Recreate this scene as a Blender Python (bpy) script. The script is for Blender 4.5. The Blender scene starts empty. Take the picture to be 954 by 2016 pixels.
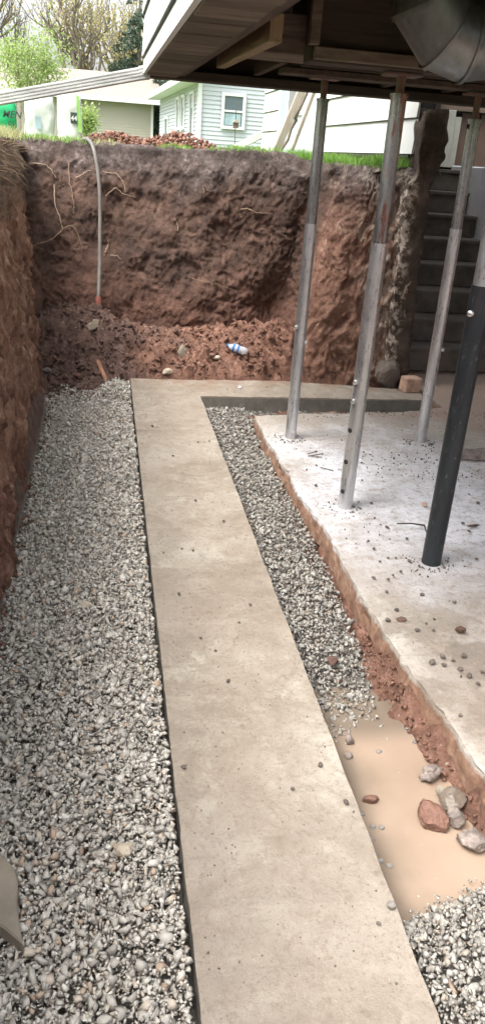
import bpy, bmesh, math, random
import numpy as np
from mathutils import Vector, Matrix
random.seed(7); RNG = np.random.default_rng(11)
R = math.radians
sc = bpy.context.scene
C = sc.collection

# ------------------------------------------------------------------ camera
F, CX, CY, H = 1541.0, 477.0, 1008.0, 1.6
def _n(v): v = np.array(v, float); return v / np.linalg.norm(v)
dn = _n([230 - CX, 4400 - CY, F]); fy = np.array([206 - CX, 288 - CY, F]); fy = _n(fy - dn * fy.dot(dn))
fx = np.cross(dn, fy)
if fx[0] < 0: fx = -fx
RC = np.array([fx, fy, -dn])                     # rows: world x, y, z in camera (right, down, forward)
cam = bpy.data.objects.new('camera', bpy.data.cameras.new('camera')); C.objects.link(cam)
m = Matrix([[RC[i][0], -RC[i][1], -RC[i][2]] for i in range(3)]).to_4x4(); m.translation = (0, 0, H)
cam.matrix_world = m
cam.data.sensor_fit = 'VERTICAL'; cam.data.sensor_height = 36; cam.data.lens = 36 * F / 2016
cam.data.clip_start = 0.05; cam.data.clip_end = 2000
sc.camera = cam
sc.render.resolution_x, sc.render.resolution_y = 484, 1024
def ray(x, y): return RC @ np.array([x - CX, y - CY, F])
def atz(x, y, z): r = ray(x, y); r = r * ((z - H) / r[2]); return Vector((r[0], r[1], z))
def aty(x, y, Y): r = ray(x, y); r = r * (Y / r[1]); return Vector((r[0], Y, r[2] + H))

# ------------------------------------------------------------------ noise
def _h(i, j, k, s):
    n = (i * 374761393 + j * 668265263 + k * 2147483647 + s * 1274126177) & 0xffffffff
    n = ((n ^ (n >> 13)) * 1274126177) & 0xffffffff
    n = ((n ^ (n >> 16)) * 2246822519) & 0xffffffff
    return ((n ^ (n >> 15)) & 0xffffff) / float(0xffffff)
def vn(p, s=0):
    p = np.asarray(p, float); i = np.floor(p).astype(np.int64); f = p - i; f = f * f * (3 - 2 * f)
    r = 0
    for a in (0, 1):
        for b in (0, 1):
            for c in (0, 1):
                w = (f[:, 0] if a else 1 - f[:, 0]) * (f[:, 1] if b else 1 - f[:, 1]) * (f[:, 2] if c else 1 - f[:, 2])
                r = r + w * _h(i[:, 0] + a, i[:, 1] + b, i[:, 2] + c, s)
    return r * 2 - 1
def fbm(p, o=4, s=0, g=.5):
    p = np.asarray(p, float); r = 0; a = 1; q = p.copy()
    for k in range(o): r = r + a * vn(q, s + k * 17); q = q * 2.03 + 5.1; a *= g
    return r
def ridge(p, o=4, s=0):
    p = np.asarray(p, float); r = 0; a = 1; q = p.copy()
    for k in range(o): r = r + a * (1 - 2 * np.abs(vn(q, s + k * 13))); q = q * 2.1 + 3.3; a *= .5
    return r
def sm(a, b, x): t = np.clip((x - a) / (b - a), 0, 1); return t * t * (3 - 2 * t)

# ------------------------------------------------------------------ object helpers
def tag(o, label=None, cat=None, group=None, kind=None):
    if label: o['label'] = label
    if cat: o['category'] = cat
    if group: o['group'] = group
    if kind: o['kind'] = kind
    return o
def empty(name, loc=(0, 0, 0), rz=0):
    o = bpy.data.objects.new(name, None); C.objects.link(o); o.location = loc; o.rotation_euler = (0, 0, rz); o.empty_display_size = .1
    return o
def mesh_np(name, V, Fc, mat, parent=None, smooth=False):
    me = bpy.data.meshes.new(name); V = np.asarray(V, np.float32); Fc = np.asarray(Fc, np.int32)
    n = Fc.shape[1]
    me.vertices.add(len(V)); me.vertices.foreach_set('co', V.ravel())
    me.loops.add(Fc.size); me.loops.foreach_set('vertex_index', Fc.ravel())
    me.polygons.add(len(Fc)); me.polygons.foreach_set('loop_start', np.arange(0, Fc.size, n, dtype=np.int32))
    me.update(calc_edges=True); me.validate()
    if smooth: me.polygons.foreach_set('use_smooth', np.ones(len(me.polygons), bool))
    me.materials.append(mat)
    o = bpy.data.objects.new(name, me); C.objects.link(o)
    if parent: o.parent = parent
    return o
class MB:
    def __init__(s): s.v = []; s.f = []
    def add(s, vs, fs):
        b = len(s.v); s.v += [tuple(v) for v in vs]; s.f += [tuple(i + b for i in f) for f in fs]; return s
    def hexa(s, c8):      # 4 bottom, 4 top
        return s.add(c8, [(3, 2, 1, 0), (4, 5, 6, 7), (0, 1, 5, 4), (1, 2, 6, 5), (2, 3, 7, 6), (3, 0, 4, 7)])
    def box(s, x0, x1, y0, y1, z0, z1):
        return s.hexa([(x0, y0, z0), (x1, y0, z0), (x1, y1, z0), (x0, y1, z0), (x0, y0, z1), (x1, y0, z1), (x1, y1, z1), (x0, y1, z1)])
    def bar(s, a, b, w, h, up=(0, 0, 1)):
        a = Vector(a); b = Vector(b); d = (b - a).normalized(); u = Vector(up)
        if abs(d.dot(u)) > .98: u = Vector((0, 1, 0))
        x = d.cross(u).normalized() * w / 2; z = x.cross(d).normalized() * h / 2
        return s.hexa([a - x - z, a + x - z, a + x + z, a - x + z, b - x - z, b + x - z, b + x + z, b - x + z])
    def tube(s, pts, r, seg=10, cap=True):
        pts = [Vector(p) for p in pts]; n = len(pts); rs = r if isinstance(r, (list, tuple)) else [r] * n
        t0 = (pts[1] - pts[0]).normalized(); u = t0.orthogonal().normalized(); b = len(s.v)
        for i, p in enumerate(pts):
            t = (pts[min(i + 1, n - 1)] - pts[max(i - 1, 0)]).normalized()
            u = (u - t * u.dot(t)); u = u.normalized() if u.length > 1e-6 else t.orthogonal().normalized(); w = t.cross(u)
            for k in range(seg):
                a = 2 * math.pi * k / seg; s.v.append(tuple(p + (u * math.cos(a) + w * math.sin(a)) * rs[i]))
        for i in range(n - 1):
            for k in range(seg):
                k2 = (k + 1) % seg; s.f.append((b + i * seg + k, b + i * seg + k2, b + (i + 1) * seg + k2, b + (i + 1) * seg + k))
        if cap: s.f.append(tuple(b + k for k in range(seg))[::-1]); s.f.append(tuple(b + (n - 1) * seg + k for k in range(seg)))
        return s
    def prism(s, poly, axis, a, b):   # poly of 2-tuples; axis 'x','y','z' extruded from a to b
        n = len(poly)
        def P(p, t): return (t, p[0], p[1]) if axis == 'x' else ((p[0], t, p[1]) if axis == 'y' else (p[0], p[1], t))
        return s.add([P(p, a) for p in poly] + [P(p, b) for p in poly], [tuple(range(n))[::-1], tuple(range(n, 2 * n))] + [(i, (i + 1) % n, n + (i + 1) % n, n + i) for i in range(n)])
    def build(s, name, mat, parent=None, smooth=False, bevel=0, world=True):
        me = bpy.data.meshes.new(name); me.from_pydata(s.v, [], s.f); me.update()
        bm = bmesh.new(); bm.from_mesh(me); bmesh.ops.recalc_face_normals(bm, faces=bm.faces)
        if bevel: bmesh.ops.bevel(bm, geom=bm.edges[:], offset=bevel, segments=1, affect='EDGES', clamp_overlap=True)
        bm.to_mesh(me); bm.free()
        if smooth:
            me.polygons.foreach_set('use_smooth', np.ones(len(me.polygons), bool)); me.set_sharp_from_angle(angle=R(40))
        me.materials.append(mat)
        o = bpy.data.objects.new(name, me); C.objects.link(o)
        if parent:
            o.parent = parent
            if world: o.matrix_parent_inverse = pinv(parent)
        return o
def pinv(p):
    m = Matrix.LocRotScale(p.location, p.rotation_euler, p.scale)
    return m.inverted()
def stone_types(n=20, k=8, seed=3, flat=.72):
    rg = random.Random(seed); out = []
    for t in range(n):
        bm = bmesh.new()
        for i in range(k):
            v = Vector((rg.gauss(0, 1), rg.gauss(0, 1), rg.gauss(0, 1))).normalized() * rg.uniform(.8, 1.05)
            bm.verts.new((v.x, v.y * rg.uniform(.75, .95), v.z * flat))
        r = bmesh.ops.convex_hull(bm, input=bm.verts[:]); bmesh.ops.delete(bm, geom=list({g for g in r['geom_interior'] if isinstance(g, bmesh.types.BMVert)}), context='VERTS')
        bmesh.ops.triangulate(bm, faces=bm.faces[:]); bm.verts.index_update()
        out.append((np.array([v.co[:] for v in bm.verts]), np.array([[v.index for v in f.verts] for f in bm.faces]))); bm.free()
    return out
ST = stone_types()
def rotm(n):
    q = RNG.normal(size=(n, 4)); q /= np.linalg.norm(q, axis=1)[:, None]; w, x, y, z = q.T
    return np.stack([1 - 2 * (y * y + z * z), 2 * (x * y - z * w), 2 * (x * z + y * w), 2 * (x * y + z * w), 1 - 2 * (x * x + z * z), 2 * (y * z - x * w), 2 * (x * z - y * w), 2 * (y * z + x * w), 1 - 2 * (x * x + y * y)], 1).reshape(n, 3, 3)
def stones(name, P, S, mat, types=ST, flat=None, parent=None, rough=0):
    P = np.asarray(P); S = np.asarray(S); T = RNG.integers(0, len(types), len(P)); VV = []; FF = []; b = 0
    for t, (v, f) in enumerate(types):
        m_ = T == t; n = int(m_.sum())
        if not n: continue
        sc_ = S[m_][:, None, None] * RNG.uniform(.62, 1.15, (n, 1, 3))
        X = (v[None] * sc_) @ rotm(n).transpose(0, 2, 1)
        if flat: X[:, :, 2] *= flat
        X = X + P[m_][:, None, :]
        VV.append(X.reshape(-1, 3)); FF.append((f[None] + (np.arange(n) * len(v))[:, None, None]).reshape(-1, 3) + b); b += n * len(v)
    return mesh_np(name, np.concatenate(VV), np.concatenate(FF), mat, parent)

# ------------------------------------------------------------------ materials
def mat(name, base=(.5, .5, .5), rough=.8, metal=0):
    m_ = bpy.data.materials.new(name); m_.use_nodes = True; nt = m_.node_tree; b = nt.nodes['Principled BSDF']
    b.inputs['Base Color'].default_value = (*base, 1); b.inputs['Roughness'].default_value = rough; b.inputs['Metallic'].default_value = metal
    return m_
class N:
    def __init__(s, m_): s.nt = m_.node_tree; s.b = s.nt.nodes['Principled BSDF']; s.tc = s.nt.nodes.new('ShaderNodeTexCoord'); s.geo = s.nt.nodes.new('ShaderNodeNewGeometry')
    def L(s, a, b): s.nt.links.new(a, b)
    def n(s, t, **k):
        x = s.nt.nodes.new(t)
        for a, v in k.items(): setattr(x, a, v)
        return x
    def pos(s, scale=(1, 1, 1)):
        mp = s.n('ShaderNodeMapping'); s.L(s.geo.outputs['Position'], mp.inputs[0]); mp.inputs['Scale'].default_value = scale; return mp.outputs[0]
    def noise(s, sc_, det=5, rough=.6, vec=None, dist=0):
        x = s.n('ShaderNodeTexNoise'); x.inputs['Scale'].default_value = sc_; x.inputs['Detail'].default_value = det; x.inputs['Roughness'].default_value = rough; x.inputs['Distortion'].default_value = dist
        s.L(vec if vec else s.geo.outputs['Position'], x.inputs['Vector']); return x.outputs['Fac']
    def vor(s, sc_, vec=None, feat='F1', out='Distance'):
        x = s.n('ShaderNodeTexVoronoi'); x.feature = feat; x.inputs['Scale'].default_value = sc_; s.L(vec if vec else s.geo.outputs['Position'], x.inputs['Vector']); return x.outputs[out]
    def ramp(s, fac, stops, interp='LINEAR'):
        x = s.n('ShaderNodeValToRGB'); s.L(fac, x.inputs[0]); cr = x.color_ramp; cr.interpolation = interp
        while len(cr.elements) < len(stops): cr.elements.new(.5)
        for e, (p, c) in zip(cr.elements, stops): e.position = p; e.color = (*c, 1) if isinstance(c, tuple) else (c, c, c, 1)
        return x.outputs[0]
    def mix(s, f, a, b, mode='MIX'):
        x = s.n('ShaderNodeMix'); x.data_type = 'RGBA'; x.blend_type = mode
        for i, v in ((0, f), (6, a), (7, b)):
            if isinstance(v, (int, float)): x.inputs[i].default_value = v
            elif isinstance(v, tuple): x.inputs[i].default_value = (*v, 1)
            else: s.L(v, x.inputs[i])
        return x.outputs[2]
    def math(s, op, a, b=0, c=0):
        x = s.n('ShaderNodeMath'); x.operation = op
        for i, v in enumerate((a, b, c)):
            if isinstance(v, (int, float)): x.inputs[i].default_value = v
            else: s.L(v, x.inputs[i])
        return x.outputs[0]
    def sep(s, vec=None):
        x = s.n('ShaderNodeSeparateXYZ'); s.L(vec if vec else s.geo.outputs['Position'], x.inputs[0]); return x.outputs
    def rmap(s, v, a, b, c=0., d=1.):
        x = s.n('ShaderNodeMapRange'); x.interpolation_type = 'SMOOTHSTEP'; s.L(v, x.inputs[0])
        for i, q in enumerate((a, b, c, d)): x.inputs[i + 1].default_value = q
        return x.outputs[0]
    def col(s, c): s.L(c, s.b.inputs['Base Color']); return s
    def rough(s, c): s.L(c, s.b.inputs['Roughness']); return s
    def bump(s, h, st=.5, d=.01):
        x = s.n('ShaderNodeBump'); x.inputs['Strength'].default_value = st; x.inputs['Distance'].default_value = d; s.L(h, x.inputs['Height']); s.L(x.outputs[0], s.b.inputs['Normal']); return s

def m_simple(name, base, rough=.8, metal=0, var=.25, sc_=6, bump=.2, bd=.003, bsc=60):
    m_ = mat(name, base, rough, metal); n = N(m_)
    f = n.noise(sc_, 6, .65); lo = tuple(c * (1 - var) for c in base); hi = tuple(min(1, c * (1 + var)) for c in base)
    n.col(n.ramp(f, [(.3, lo), (.7, hi)])); n.bump(n.noise(bsc, 4), bump, bd); return m_

# soils
M = {}
def soil(name, kind):
    m_ = mat(name, (.2, .1, .07), .92); n = N(m_); s = n.sep(); w = n.noise(2.2, 5, .6)
    z = n.math('ADD', s[2], n.math('MULTIPLY', n.math('SUBTRACT', w, .5), 1.1))
    red = n.ramp(n.noise(9, 8, .75), [(.28, (.06, .03, .022)), (.5, (.15, .075, .052)), (.72, (.30, .165, .12))])
    mid = n.ramp(n.noise(7, 8, .75), [(.3, (.038, .022, .017)), (.5, (.105, .058, .041)), (.66, (.20, .118, .086)), (.76, (.36, .24, .185))])
    top = n.ramp(n.noise(11, 8, .75), [(.3, (.022, .016, .0145)), (.47, (.08, .058, .05)), (.58, (.17, .132, .12)), (.72, (.44, .385, .37))])
    if kind == 'bank':
        a = n.mix(n.rmap(z, 0.35, .85), red, mid); c = n.mix(n.rmap(z, 1.15, 1.65), a, top)
        # pale parging crumbs left on the bank next to the old wall
        pm = n.math('MULTIPLY', n.rmap(n.math('ADD', s[0], n.math('MULTIPLY', n.math('SUBTRACT', n.noise(5, 6, .7), .5), 1.0)), 1.88, 2.2), n.rmap(n.noise(26, 6, .7, vec=n.pos((1, 1, .35))), .42, .6))
        pm = n.math('MULTIPLY', pm, n.rmap(s[2], .1, .6, .25, .85))
        rf = n.rmap(n.math('ADD', n.math('SUBTRACT', s[0], n.math('SUBTRACT', s[1], 6.3)), n.math('MULTIPLY', w, .3)), 1.25, 1.6)
        c = n.mix(n.math('MULTIPLY', rf, n.rmap(s[2], 1.6, 1.0, .0, .95)), c, n.ramp(n.noise(10, 8, .75), [(.3, (.085, .04, .026)), (.48, (.27, .135, .09)), (.6, (.42, .25, .175)), (.72, (.62, .44, .34))]))
        c = n.mix(pm, c, (.62, .52, .42))
    elif kind == 'left':
        str_ = n.noise(14, 7, .7, vec=n.pos((1, 1, .22)))
        a = n.ramp(str_, [(.3, (.08, .036, .026)), (.46, (.27, .135, .09)), (.58, (.46, .27, .19)), (.72, (.66, .47, .36))])
        c = n.mix(n.rmap(z, 1.15, 1.5), a, n.ramp(str_, [(.3, (.09, .06, .045)), (.7, (.34, .25, .18))]))
    else:
        a = n.ramp(n.noise(10, 8, .75), [(.28, (.08, .038, .027)), (.48, (.24, .12, .08)), (.68, (.46, .26, .19))])
        k = n.rmap(n.math('ADD', s[0], n.math('MULTIPLY', n.math('SUBTRACT', w, .5), 2.2)), .75, .1)
        c = n.mix(n.math('MULTIPLY', k, .75), a, n.ramp(n.noise(12, 8, .75), [(.3, (.05, .035, .03)), (.5, (.14, .09, .075)), (.75, (.34, .24, .21))]))
        c = n.mix(n.rmap(n.noise(40, 3, .5), .68, .74), c, (.5, .42, .36))
        gm = n.math('MULTIPLY', n.math('MULTIPLY', n.rmap(s[1], 5.5, 5.3), n.rmap(s[0], .965, .94)), n.math('MULTIPLY', n.rmap(s[0], -.47, -.42), n.rmap(s[2], .02, -.01))); c = n.mix(n.math('MULTIPLY', gm, .9), c, n.ramp(n.noise(90, 4, .7), [(.35, (.16, .148, .128)), (.65, (.36, .34, .30))]))
    n.col(c)
    hh = n.math('ADD', n.noise(38, 8, .75), n.math('MULTIPLY', n.noise(110, 4, .7), .6)); n.bump(hh, 1., .03)
    return m_
M['bank'] = soil('bank_soil', 'bank'); M['left'] = soil('left_soil', 'left'); M['floor'] = soil('floor_soil', 'floor')
M['clod'] = m_simple('clod_soil', (.17, .088, .062), .95, 0, .4, 14, .8, .01, 60)
M['clod_dark'] = m_simple('clod_dark', (.11, .063, .047), .95, 0, .45, 14, .8, .01, 60)

def gravel_mat(nm='gravel', kk=1.):
    m_ = mat(nm, (.5, .5, .5), .85); n = N(m_); r = n.geo.outputs['Random Per Island']
    c = n.ramp(r, [(0, (.27, .26, .245)), (.14, (.38, .37, .35)), (.36, (.46, .45, .425)), (.55, (.33, .32, .30)), (.74, (.54, .53, .505)), (.87, (.42, .375, .32)), (.96, (.34, .255, .195))], 'CONSTANT')
    v = n.noise(55, 5, .7); c = n.mix(.55, c, n.ramp(v, [(.3, .6), (.7, 1.)]), 'MULTIPLY'); c = n.mix(.12, c, (.50, .46, .40))
    c = n.mix(1., c, (kk, kk * .975, kk * .935), 'MULTIPLY'); n.col(c); n.bump(n.noise(190, 4, .75), .25, .002); return m_
M['gravel'] = gravel_mat('gravel', 1.24); M['gravel_damp'] = gravel_mat('damp_gravel', .74)  # left gravel colour lifted to offset bank shade; channel gravel damp and darker

def conc(name, kind):
    m_ = mat(name, (.5, .46, .4), .85); n = N(m_); s = n.sep()
    big = n.noise(1.9, 7, .62, dist=.6); med = n.noise(9, 7, .7); fine = n.noise(70, 4, .7)
    if kind == 'footing':
        c = n.ramp(big, [(.25, (0.230, 0.190, 0.152)), (.42, (0.276, 0.236, 0.192)), (.55, (0.327, 0.287, 0.241)), (.62, (0.362, 0.327, 0.281)), (.75, (0.391, 0.362, 0.316))])
        c = n.mix(n.rmap(med, .5, .68), c, (0.379, 0.345, 0.293)); c = n.mix(n.math('MULTIPLY', n.rmap(n.noise(3.5, 8, .75, dist=1.5), .47, .6), .55), c, (0.204, 0.170, 0.135)); c = n.mix(n.math('MULTIPLY', n.rmap(med, .45, .3), .6), c, (0.218, 0.178, 0.144))
        yy = n.math('ADD', s[1], n.math('MULTIPLY', n.math('SUBTRACT', med, .5), .5))
        damp = n.math('MULTIPLY', n.rmap(yy, 1.75, 1.45), .55); c = n.mix(damp, c, n.ramp(med, [(.3, (0.247, 0.210, 0.178)), (.7, (0.304, 0.264, 0.227))]))
        band = n.math('MULTIPLY', n.rmap(n.math('ABSOLUTE', n.math('SUBTRACT', yy, 2.72)), .35, .1), .4); c = n.mix(band, c, (0.230, 0.190, 0.155))
        dirt = n.math('MULTIPLY', n.rmap(yy, 5.55, 5.95), n.rmap(n.noise(6, 6, .7), .4, .62)); c = n.mix(dirt, c, (0.241, 0.155, 0.109))
    else:
        c = n.ramp(big, [(.28, (0.310, 0.271, 0.228)), (.5, (0.387, 0.348, 0.305)), (.7, (0.473, 0.439, 0.391))])
        dx = n.math('MULTIPLY', n.math('SUBTRACT', s[0], 1.62), 1.1); dy = n.math('MULTIPLY', n.math('SUBTRACT', s[1], 3.65), .72)
        d = n.math('SQRT', n.math('ADD', n.math('MULTIPLY', dx, dx), n.math('MULTIPLY', dy, dy)))
        d = n.math('ADD', d, n.math('MULTIPLY', n.math('SUBTRACT', n.noise(3.2, 8, .7), .5), 1.5))
        c = n.mix(n.math('MULTIPLY', n.rmap(d, 1.05, .45), .92), c, n.ramp(med, [(.35, (.55, .55, .575)), (.6, (.74, .745, .785))]))
        # whitish rim along the broken edge
        e = n.math('ADD', s[0], n.math('MULTIPLY', n.math('SUBTRACT', n.noise(12, 6, .7), .5), .25)); c = n.mix(n.math('MULTIPLY', n.rmap(e, 1.13, 1.08), n.rmap(s[1], 2.9, 2.2, 0, .6)), c, (0.568, 0.533, 0.482))
        # brown dirt towards the stairs, damp grey patches near the front
        dd = n.rmap(n.math('ADD', n.math('ADD', s[1], n.math('MULTIPLY', s[0], .55)), n.math('MULTIPLY', n.math('SUBTRACT', n.noise(4, 7, .7), .5), 1.6)), 5.9, 6.5); c = n.mix(n.math('MULTIPLY', dd, .85), c, (.30, .215, .165))
        wet = n.math('MULTIPLY', n.rmap(n.noise(3.1, 6, .65), .48, .56), n.rmap(s[1], 2.8, 2.3)); c = n.mix(n.math('MULTIPLY', wet, .8), c, (.21, .175, .14))
        c = n.mix(n.math('MULTIPLY', n.rmap(s[1], 3.1, 2.3), .25), c, (.26, .22, .18))  # front of the slab darkened in colour to offset the sun reaching it
        for cx_, cy_, rx_, ry_ in ((1.33, 2.17, .13, .13), (1.30, 1.86, .16, .13), (1.62, 2.35, .2, .1)):
            ux = n.math('DIVIDE', n.math('SUBTRACT', s[0], cx_), rx_); uy = n.math('DIVIDE', n.math('SUBTRACT', s[1], cy_), ry_)
            dd_ = n.math('ADD', n.math('SQRT', n.math('ADD', n.math('MULTIPLY', ux, ux), n.math('MULTIPLY', uy, uy))), n.math('MULTIPLY', n.math('SUBTRACT', n.noise(7, 6, .65), .5), 1.3))
            c = n.mix(n.math('MULTIPLY', n.rmap(dd_, 1.05, .8), .75), c, n.ramp(med, [(.3, (.15, .125, .10)), (.7, (.23, .19, .155))]))
        sp = n.math('MULTIPLY', n.rmap(n.noise(17, 7, .75), .53, .62), .65); c = n.mix(sp, c, (.36, .29, .23))
    if kind == 'footing': c = n.mix(1., c, n.ramp(n.noise(2.6, 8, .7, dist=1.2), [(.36, (.84, .81, .77)), (.5, (.97, .96, .93)), (.64, (1., 1., .98))]), 'MULTIPLY')
    c = n.mix(n.rmap(fine, .54, .66), c, n.mix(.38, c, (.14, .11, .085))); c = n.mix(n.math('MULTIPLY', n.rmap(fine, .42, .30), .18), c, (.5, .45, .39)); c = n.mix(n.math('MULTIPLY', n.rmap(n.noise(26, 6, .8), .53, .62), .5), c, (.19, .145, .11)); c = n.mix(n.math('MULTIPLY', n.rmap(n.noise(1.1, 5, .6, dist=1), .42, .6), .3), c, (.24, .19, .15)); c = n.mix(n.math('MULTIPLY', n.rmap(n.noise(160, 2, .5), .7, .74), .7), c, (.2, .16, .13))
    if kind == 'slab':      # sides of the slab are clay-stained
        side = n.rmap(n.math('ADD', s[2], n.math('MULTIPLY', n.math('SUBTRACT', n.noise(25, 5, .7), .5), .04)), -.012, -.03)
        c = n.mix(side, c, n.ramp(n.noise(18, 7, .7), [(.3, (.13, .07, .045)), (.5, (.26, .15, .10)), (.7, (.40, .27, .19))]))
    else:
        side = n.rmap(s[2], -.004, -.02); c = n.mix(side, c, n.ramp(n.noise(8, 7, .7), [(.3, (.10, .09, .075)), (.7, (.19, .175, .15))]))  # footing side faces painted darker for the shade they stand in
    n.col(c); n.rough(n.ramp(med, [(.3, .7), (.7, .95)]))
    n.bump(n.math('ADD', n.math('MULTIPLY', n.noise(22, 6, .7), .8), n.math('MULTIPLY', n.noise(170, 4, .7), .4)), .75, .01); return m_
M['footing'] = conc('footing_concrete', 'footing'); M['slab'] = conc('slab_concrete', 'slab')
M['oldconc'] = m_simple('old_concrete', (.14, .115, .095), .9, 0, .35, 4, .6, .006, 40)
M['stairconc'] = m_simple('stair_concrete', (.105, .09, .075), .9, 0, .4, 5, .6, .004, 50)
M['whitewall'] = m_simple('painted_masonry', (.84, .87, .92), .8, 0, .08, 5, .6, .004, 90)

def wood(name, a, b, rough=.85, vec=(1, 12, 12), sc_=3):
    m_ = mat(name, a, rough); n = N(m_); f = n.noise(sc_, 7, .7, vec=n.pos(vec), dist=.4); n.col(n.ramp(f, [(.28, a), (.72, b)])); n.bump(f, .5, .004); return m_
M['wood_dark'] = wood('dark_timber', (.022, .016, .012), (.075, .05, .036))
M['wood_y'] = wood('joist_timber', (.035, .024, .018), (.11, .074, .052), vec=(12, 1, 12))
M['wood_board'] = wood('sheathing_board', (.075, .054, .04), (.26, .19, .145), vec=(1.5, 10, 10))
_n3 = N(M['wood_board']); _src = _n3.b.inputs['Base Color'].links[0].from_socket; _n3.col(_n3.mix(1., _src, _n3.ramp(_n3.geo.outputs['Random Per Island'], [(0, .4), (1, 1.)]), 'MULTIPLY'))
M['wood_new'] = wood('fresh_timber', (.20, .13, .08), (.36, .25, .155), vec=(10, 1, 10))
M['wood_grey'] = wood('weathered_timber', (.20, .17, .14), (.42, .37, .31), vec=(8, 8, 1))
M['wood_red'] = wood('stake_timber', (.18, .08, .05), (.40, .21, .13), vec=(9, 9, 1))
M['dark'] = mat('interior_shade', (.02, .018, .017), .95)  # near-black painted in place of shade in openings, holes and hollow cores
M['door'] = m_simple('brown_door', (.10, .062, .045), .6, 0, .2, 3, .1)
M['doorframe'] = m_simple('grey_frame', (.34, .34, .30), .7, 0, .15, 3, .1)
def painted(name, base, dirt=.15):
    m_ = mat(name, base, .6); n = N(m_); f = n.noise(3, 7, .7, vec=n.pos((1, 1, 3))); n.col(n.mix(n.math('MULTIPLY', n.rmap(f, .5, .75), dirt), base, tuple(c * .62 for c in base))); n.bump(n.noise(30, 5), .25, .003); return m_
M['white_siding'] = painted('white_siding', (.66, .66, .64)); M['blue_siding'] = painted('blue_siding', (.44, .47, .515), .12)
M['tan_siding'] = painted('tan_siding', (.40, .375, .32), .12); M['white_trim'] = painted('white_trim', (.62, .63, .63), .1); M['lap_shade'] = mat('lap_shadow_paint', (.05, .045, .04), .9)  # last one: near-black for the shadow lines painted between siding courses
M['blue_post'] = painted('blue_post', (.42, .50, .58), .2)
M['shingle'] = m_simple('asphalt_shingles', (.235, .205, .175), .95, 0, .35, 9, .5, .02, 30)
M['glass'] = mat('window_glass', (.10, .13, .15), .08)
M['curtain'] = m_simple('curtain', (.30, .40, .45), .9, 0, .3, 3)
def metal(name, base, rough, rust=0, mt=.85):
    m_ = mat(name, base, rough, mt); n = N(m_)
    f = n.noise(7, 7, .7, vec=n.pos((3, 3, .6))); g = n.noise(40, 5, .7, vec=n.pos((2, 2, .5)))
    c = n.ramp(f, [(.3, tuple(x * .72 for x in base)), (.5, base), (.7, tuple(min(1, x * 1.25) for x in base))]); c = n.mix(n.math('MULTIPLY', n.rmap(g, .6, .7), .22), c, (.6, .6, .6))
    if rust:
        z = n.sep()[2]; rm = n.math('MULTIPLY', n.rmap(n.math('ADD', f, n.math('MULTIPLY', z, .12)), .66, .76), rust); c = n.mix(rm, c, (.24, .07, .04))
    n.col(c); n.rough(n.ramp(g, [(.3, rough * .75), (.7, min(1, rough * 1.4))])); n.bump(g, .12, .002); return m_
M['galv'] = metal('galvanised_steel', (.58, .58, .59), .3); M['rusty'] = metal('rusty_shaded_steel', (.30, .295, .29), .28, .8)  # rusty tube: real rust over steel darkened for the shade under the house
M['galvshade'] = metal('galvanised_shaded', (.30, .295, .29), .28); M['blacksteel'] = metal('black_steel', (.035, .04, .045), .42, .15, .5); M['screw'] = metal('screw_steel', (.20, .17, .16), .5, .5)  # upper tube steel is a darker copy, coloured for the shade under the house
M['duct'] = metal('duct_steel', (.22, .225, .225), .42); M['pin'] = metal('pin_steel', (.72, .72, .70), .25)
def alu():
    m_ = mat('downspout_aluminium', (.62, .62, .61), .45, .25); n = N(m_); f = n.noise(5, 6, .7, vec=n.pos((1, 4, 4))); n.col(n.ramp(f, [(.3, (.33, .325, .32)), (.65, (.56, .56, .555))])); return m_
M['alu'] = alu()
M['hose'] = m_simple('grey_conduit', (.13, .118, .105), .6, 0, .3, 8, .2)
M['hose_dark'] = m_simple('black_pipe', (.04, .035, .035), .6); M['tape'] = m_simple('red_tape', (.36, .12, .09), .7)
M['root'] = m_simple('root_bark', (.22, .15, .10), .85, 0, .3, 20); M['root_pale'] = m_simple('pale_root', (.36, .265, .19), .85, 0, .25, 20)
M['brick'] = m_simple('clay_brick', (.46, .30, .22), .9, 0, .3, 18, .6, .006, 60)
M['rock'] = m_simple('pale_rock', (.42, .36, .28), .85, 0, .3, 14, .7, .006, 60); M['rock_red'] = m_simple('red_rock', (.165, .085, .06), .75, 0, .4, 14, .7, .006, 60)
M['rock_mix'] = m_simple('mixed_rock', (.20, .165, .145), .7, 0, .6, 22, .7, .008, 60); M['rock_grey'] = m_simple('grey_rock', (.19, .175, .155), .8, 0, .3, 20); M['pebble'] = m_simple('pebble', (.115, .095, .08), .85, 0, .4, 30, .5, .003, 120)
M['flag'] = m_simple('broken_concrete', (.25, .215, .17), .9, 0, .25, 7, .5, .004, 70)
M['flagwet'] = m_simple('wet_flag_rock', (.15, .12, .095), .5, 0, .35, 10, .6, .006, 60); M['stick'] = m_simple('dark_twig', (.06, .04, .03), .9); M['nail'] = mat('nail_steel', (.12, .11, .10), .5, .7)
def leafm(name, a, b, tr=.25):
    m_ = mat(name, a, .6); n = N(m_); n.col(n.ramp(n.geo.outputs['Random Per Island'], [(0, a), (1, b)]))
    t = n.n('ShaderNodeBsdfTranslucent'); n.L(n.b.inputs['Base Color'].links[0].from_socket, t.inputs[0]); mx = n.n('ShaderNodeMixShader'); mx.inputs[0].default_value = tr
    out = [x for x in n.nt.nodes if x.type == 'OUTPUT_MATERIAL'][0]; n.L(n.b.outputs[0], mx.inputs[1]); n.L(t.outputs[0], mx.inputs[2]); n.L(mx.outputs[0], out.inputs[0]); return m_
M['leaf_green'] = leafm('spring_leaves', (.22, .32, .08), (.42, .52, .20), .45); M['leaf_yellow'] = leafm('budding_leaves', (.30, .27, .10), (.50, .44, .20), .4)
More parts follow.
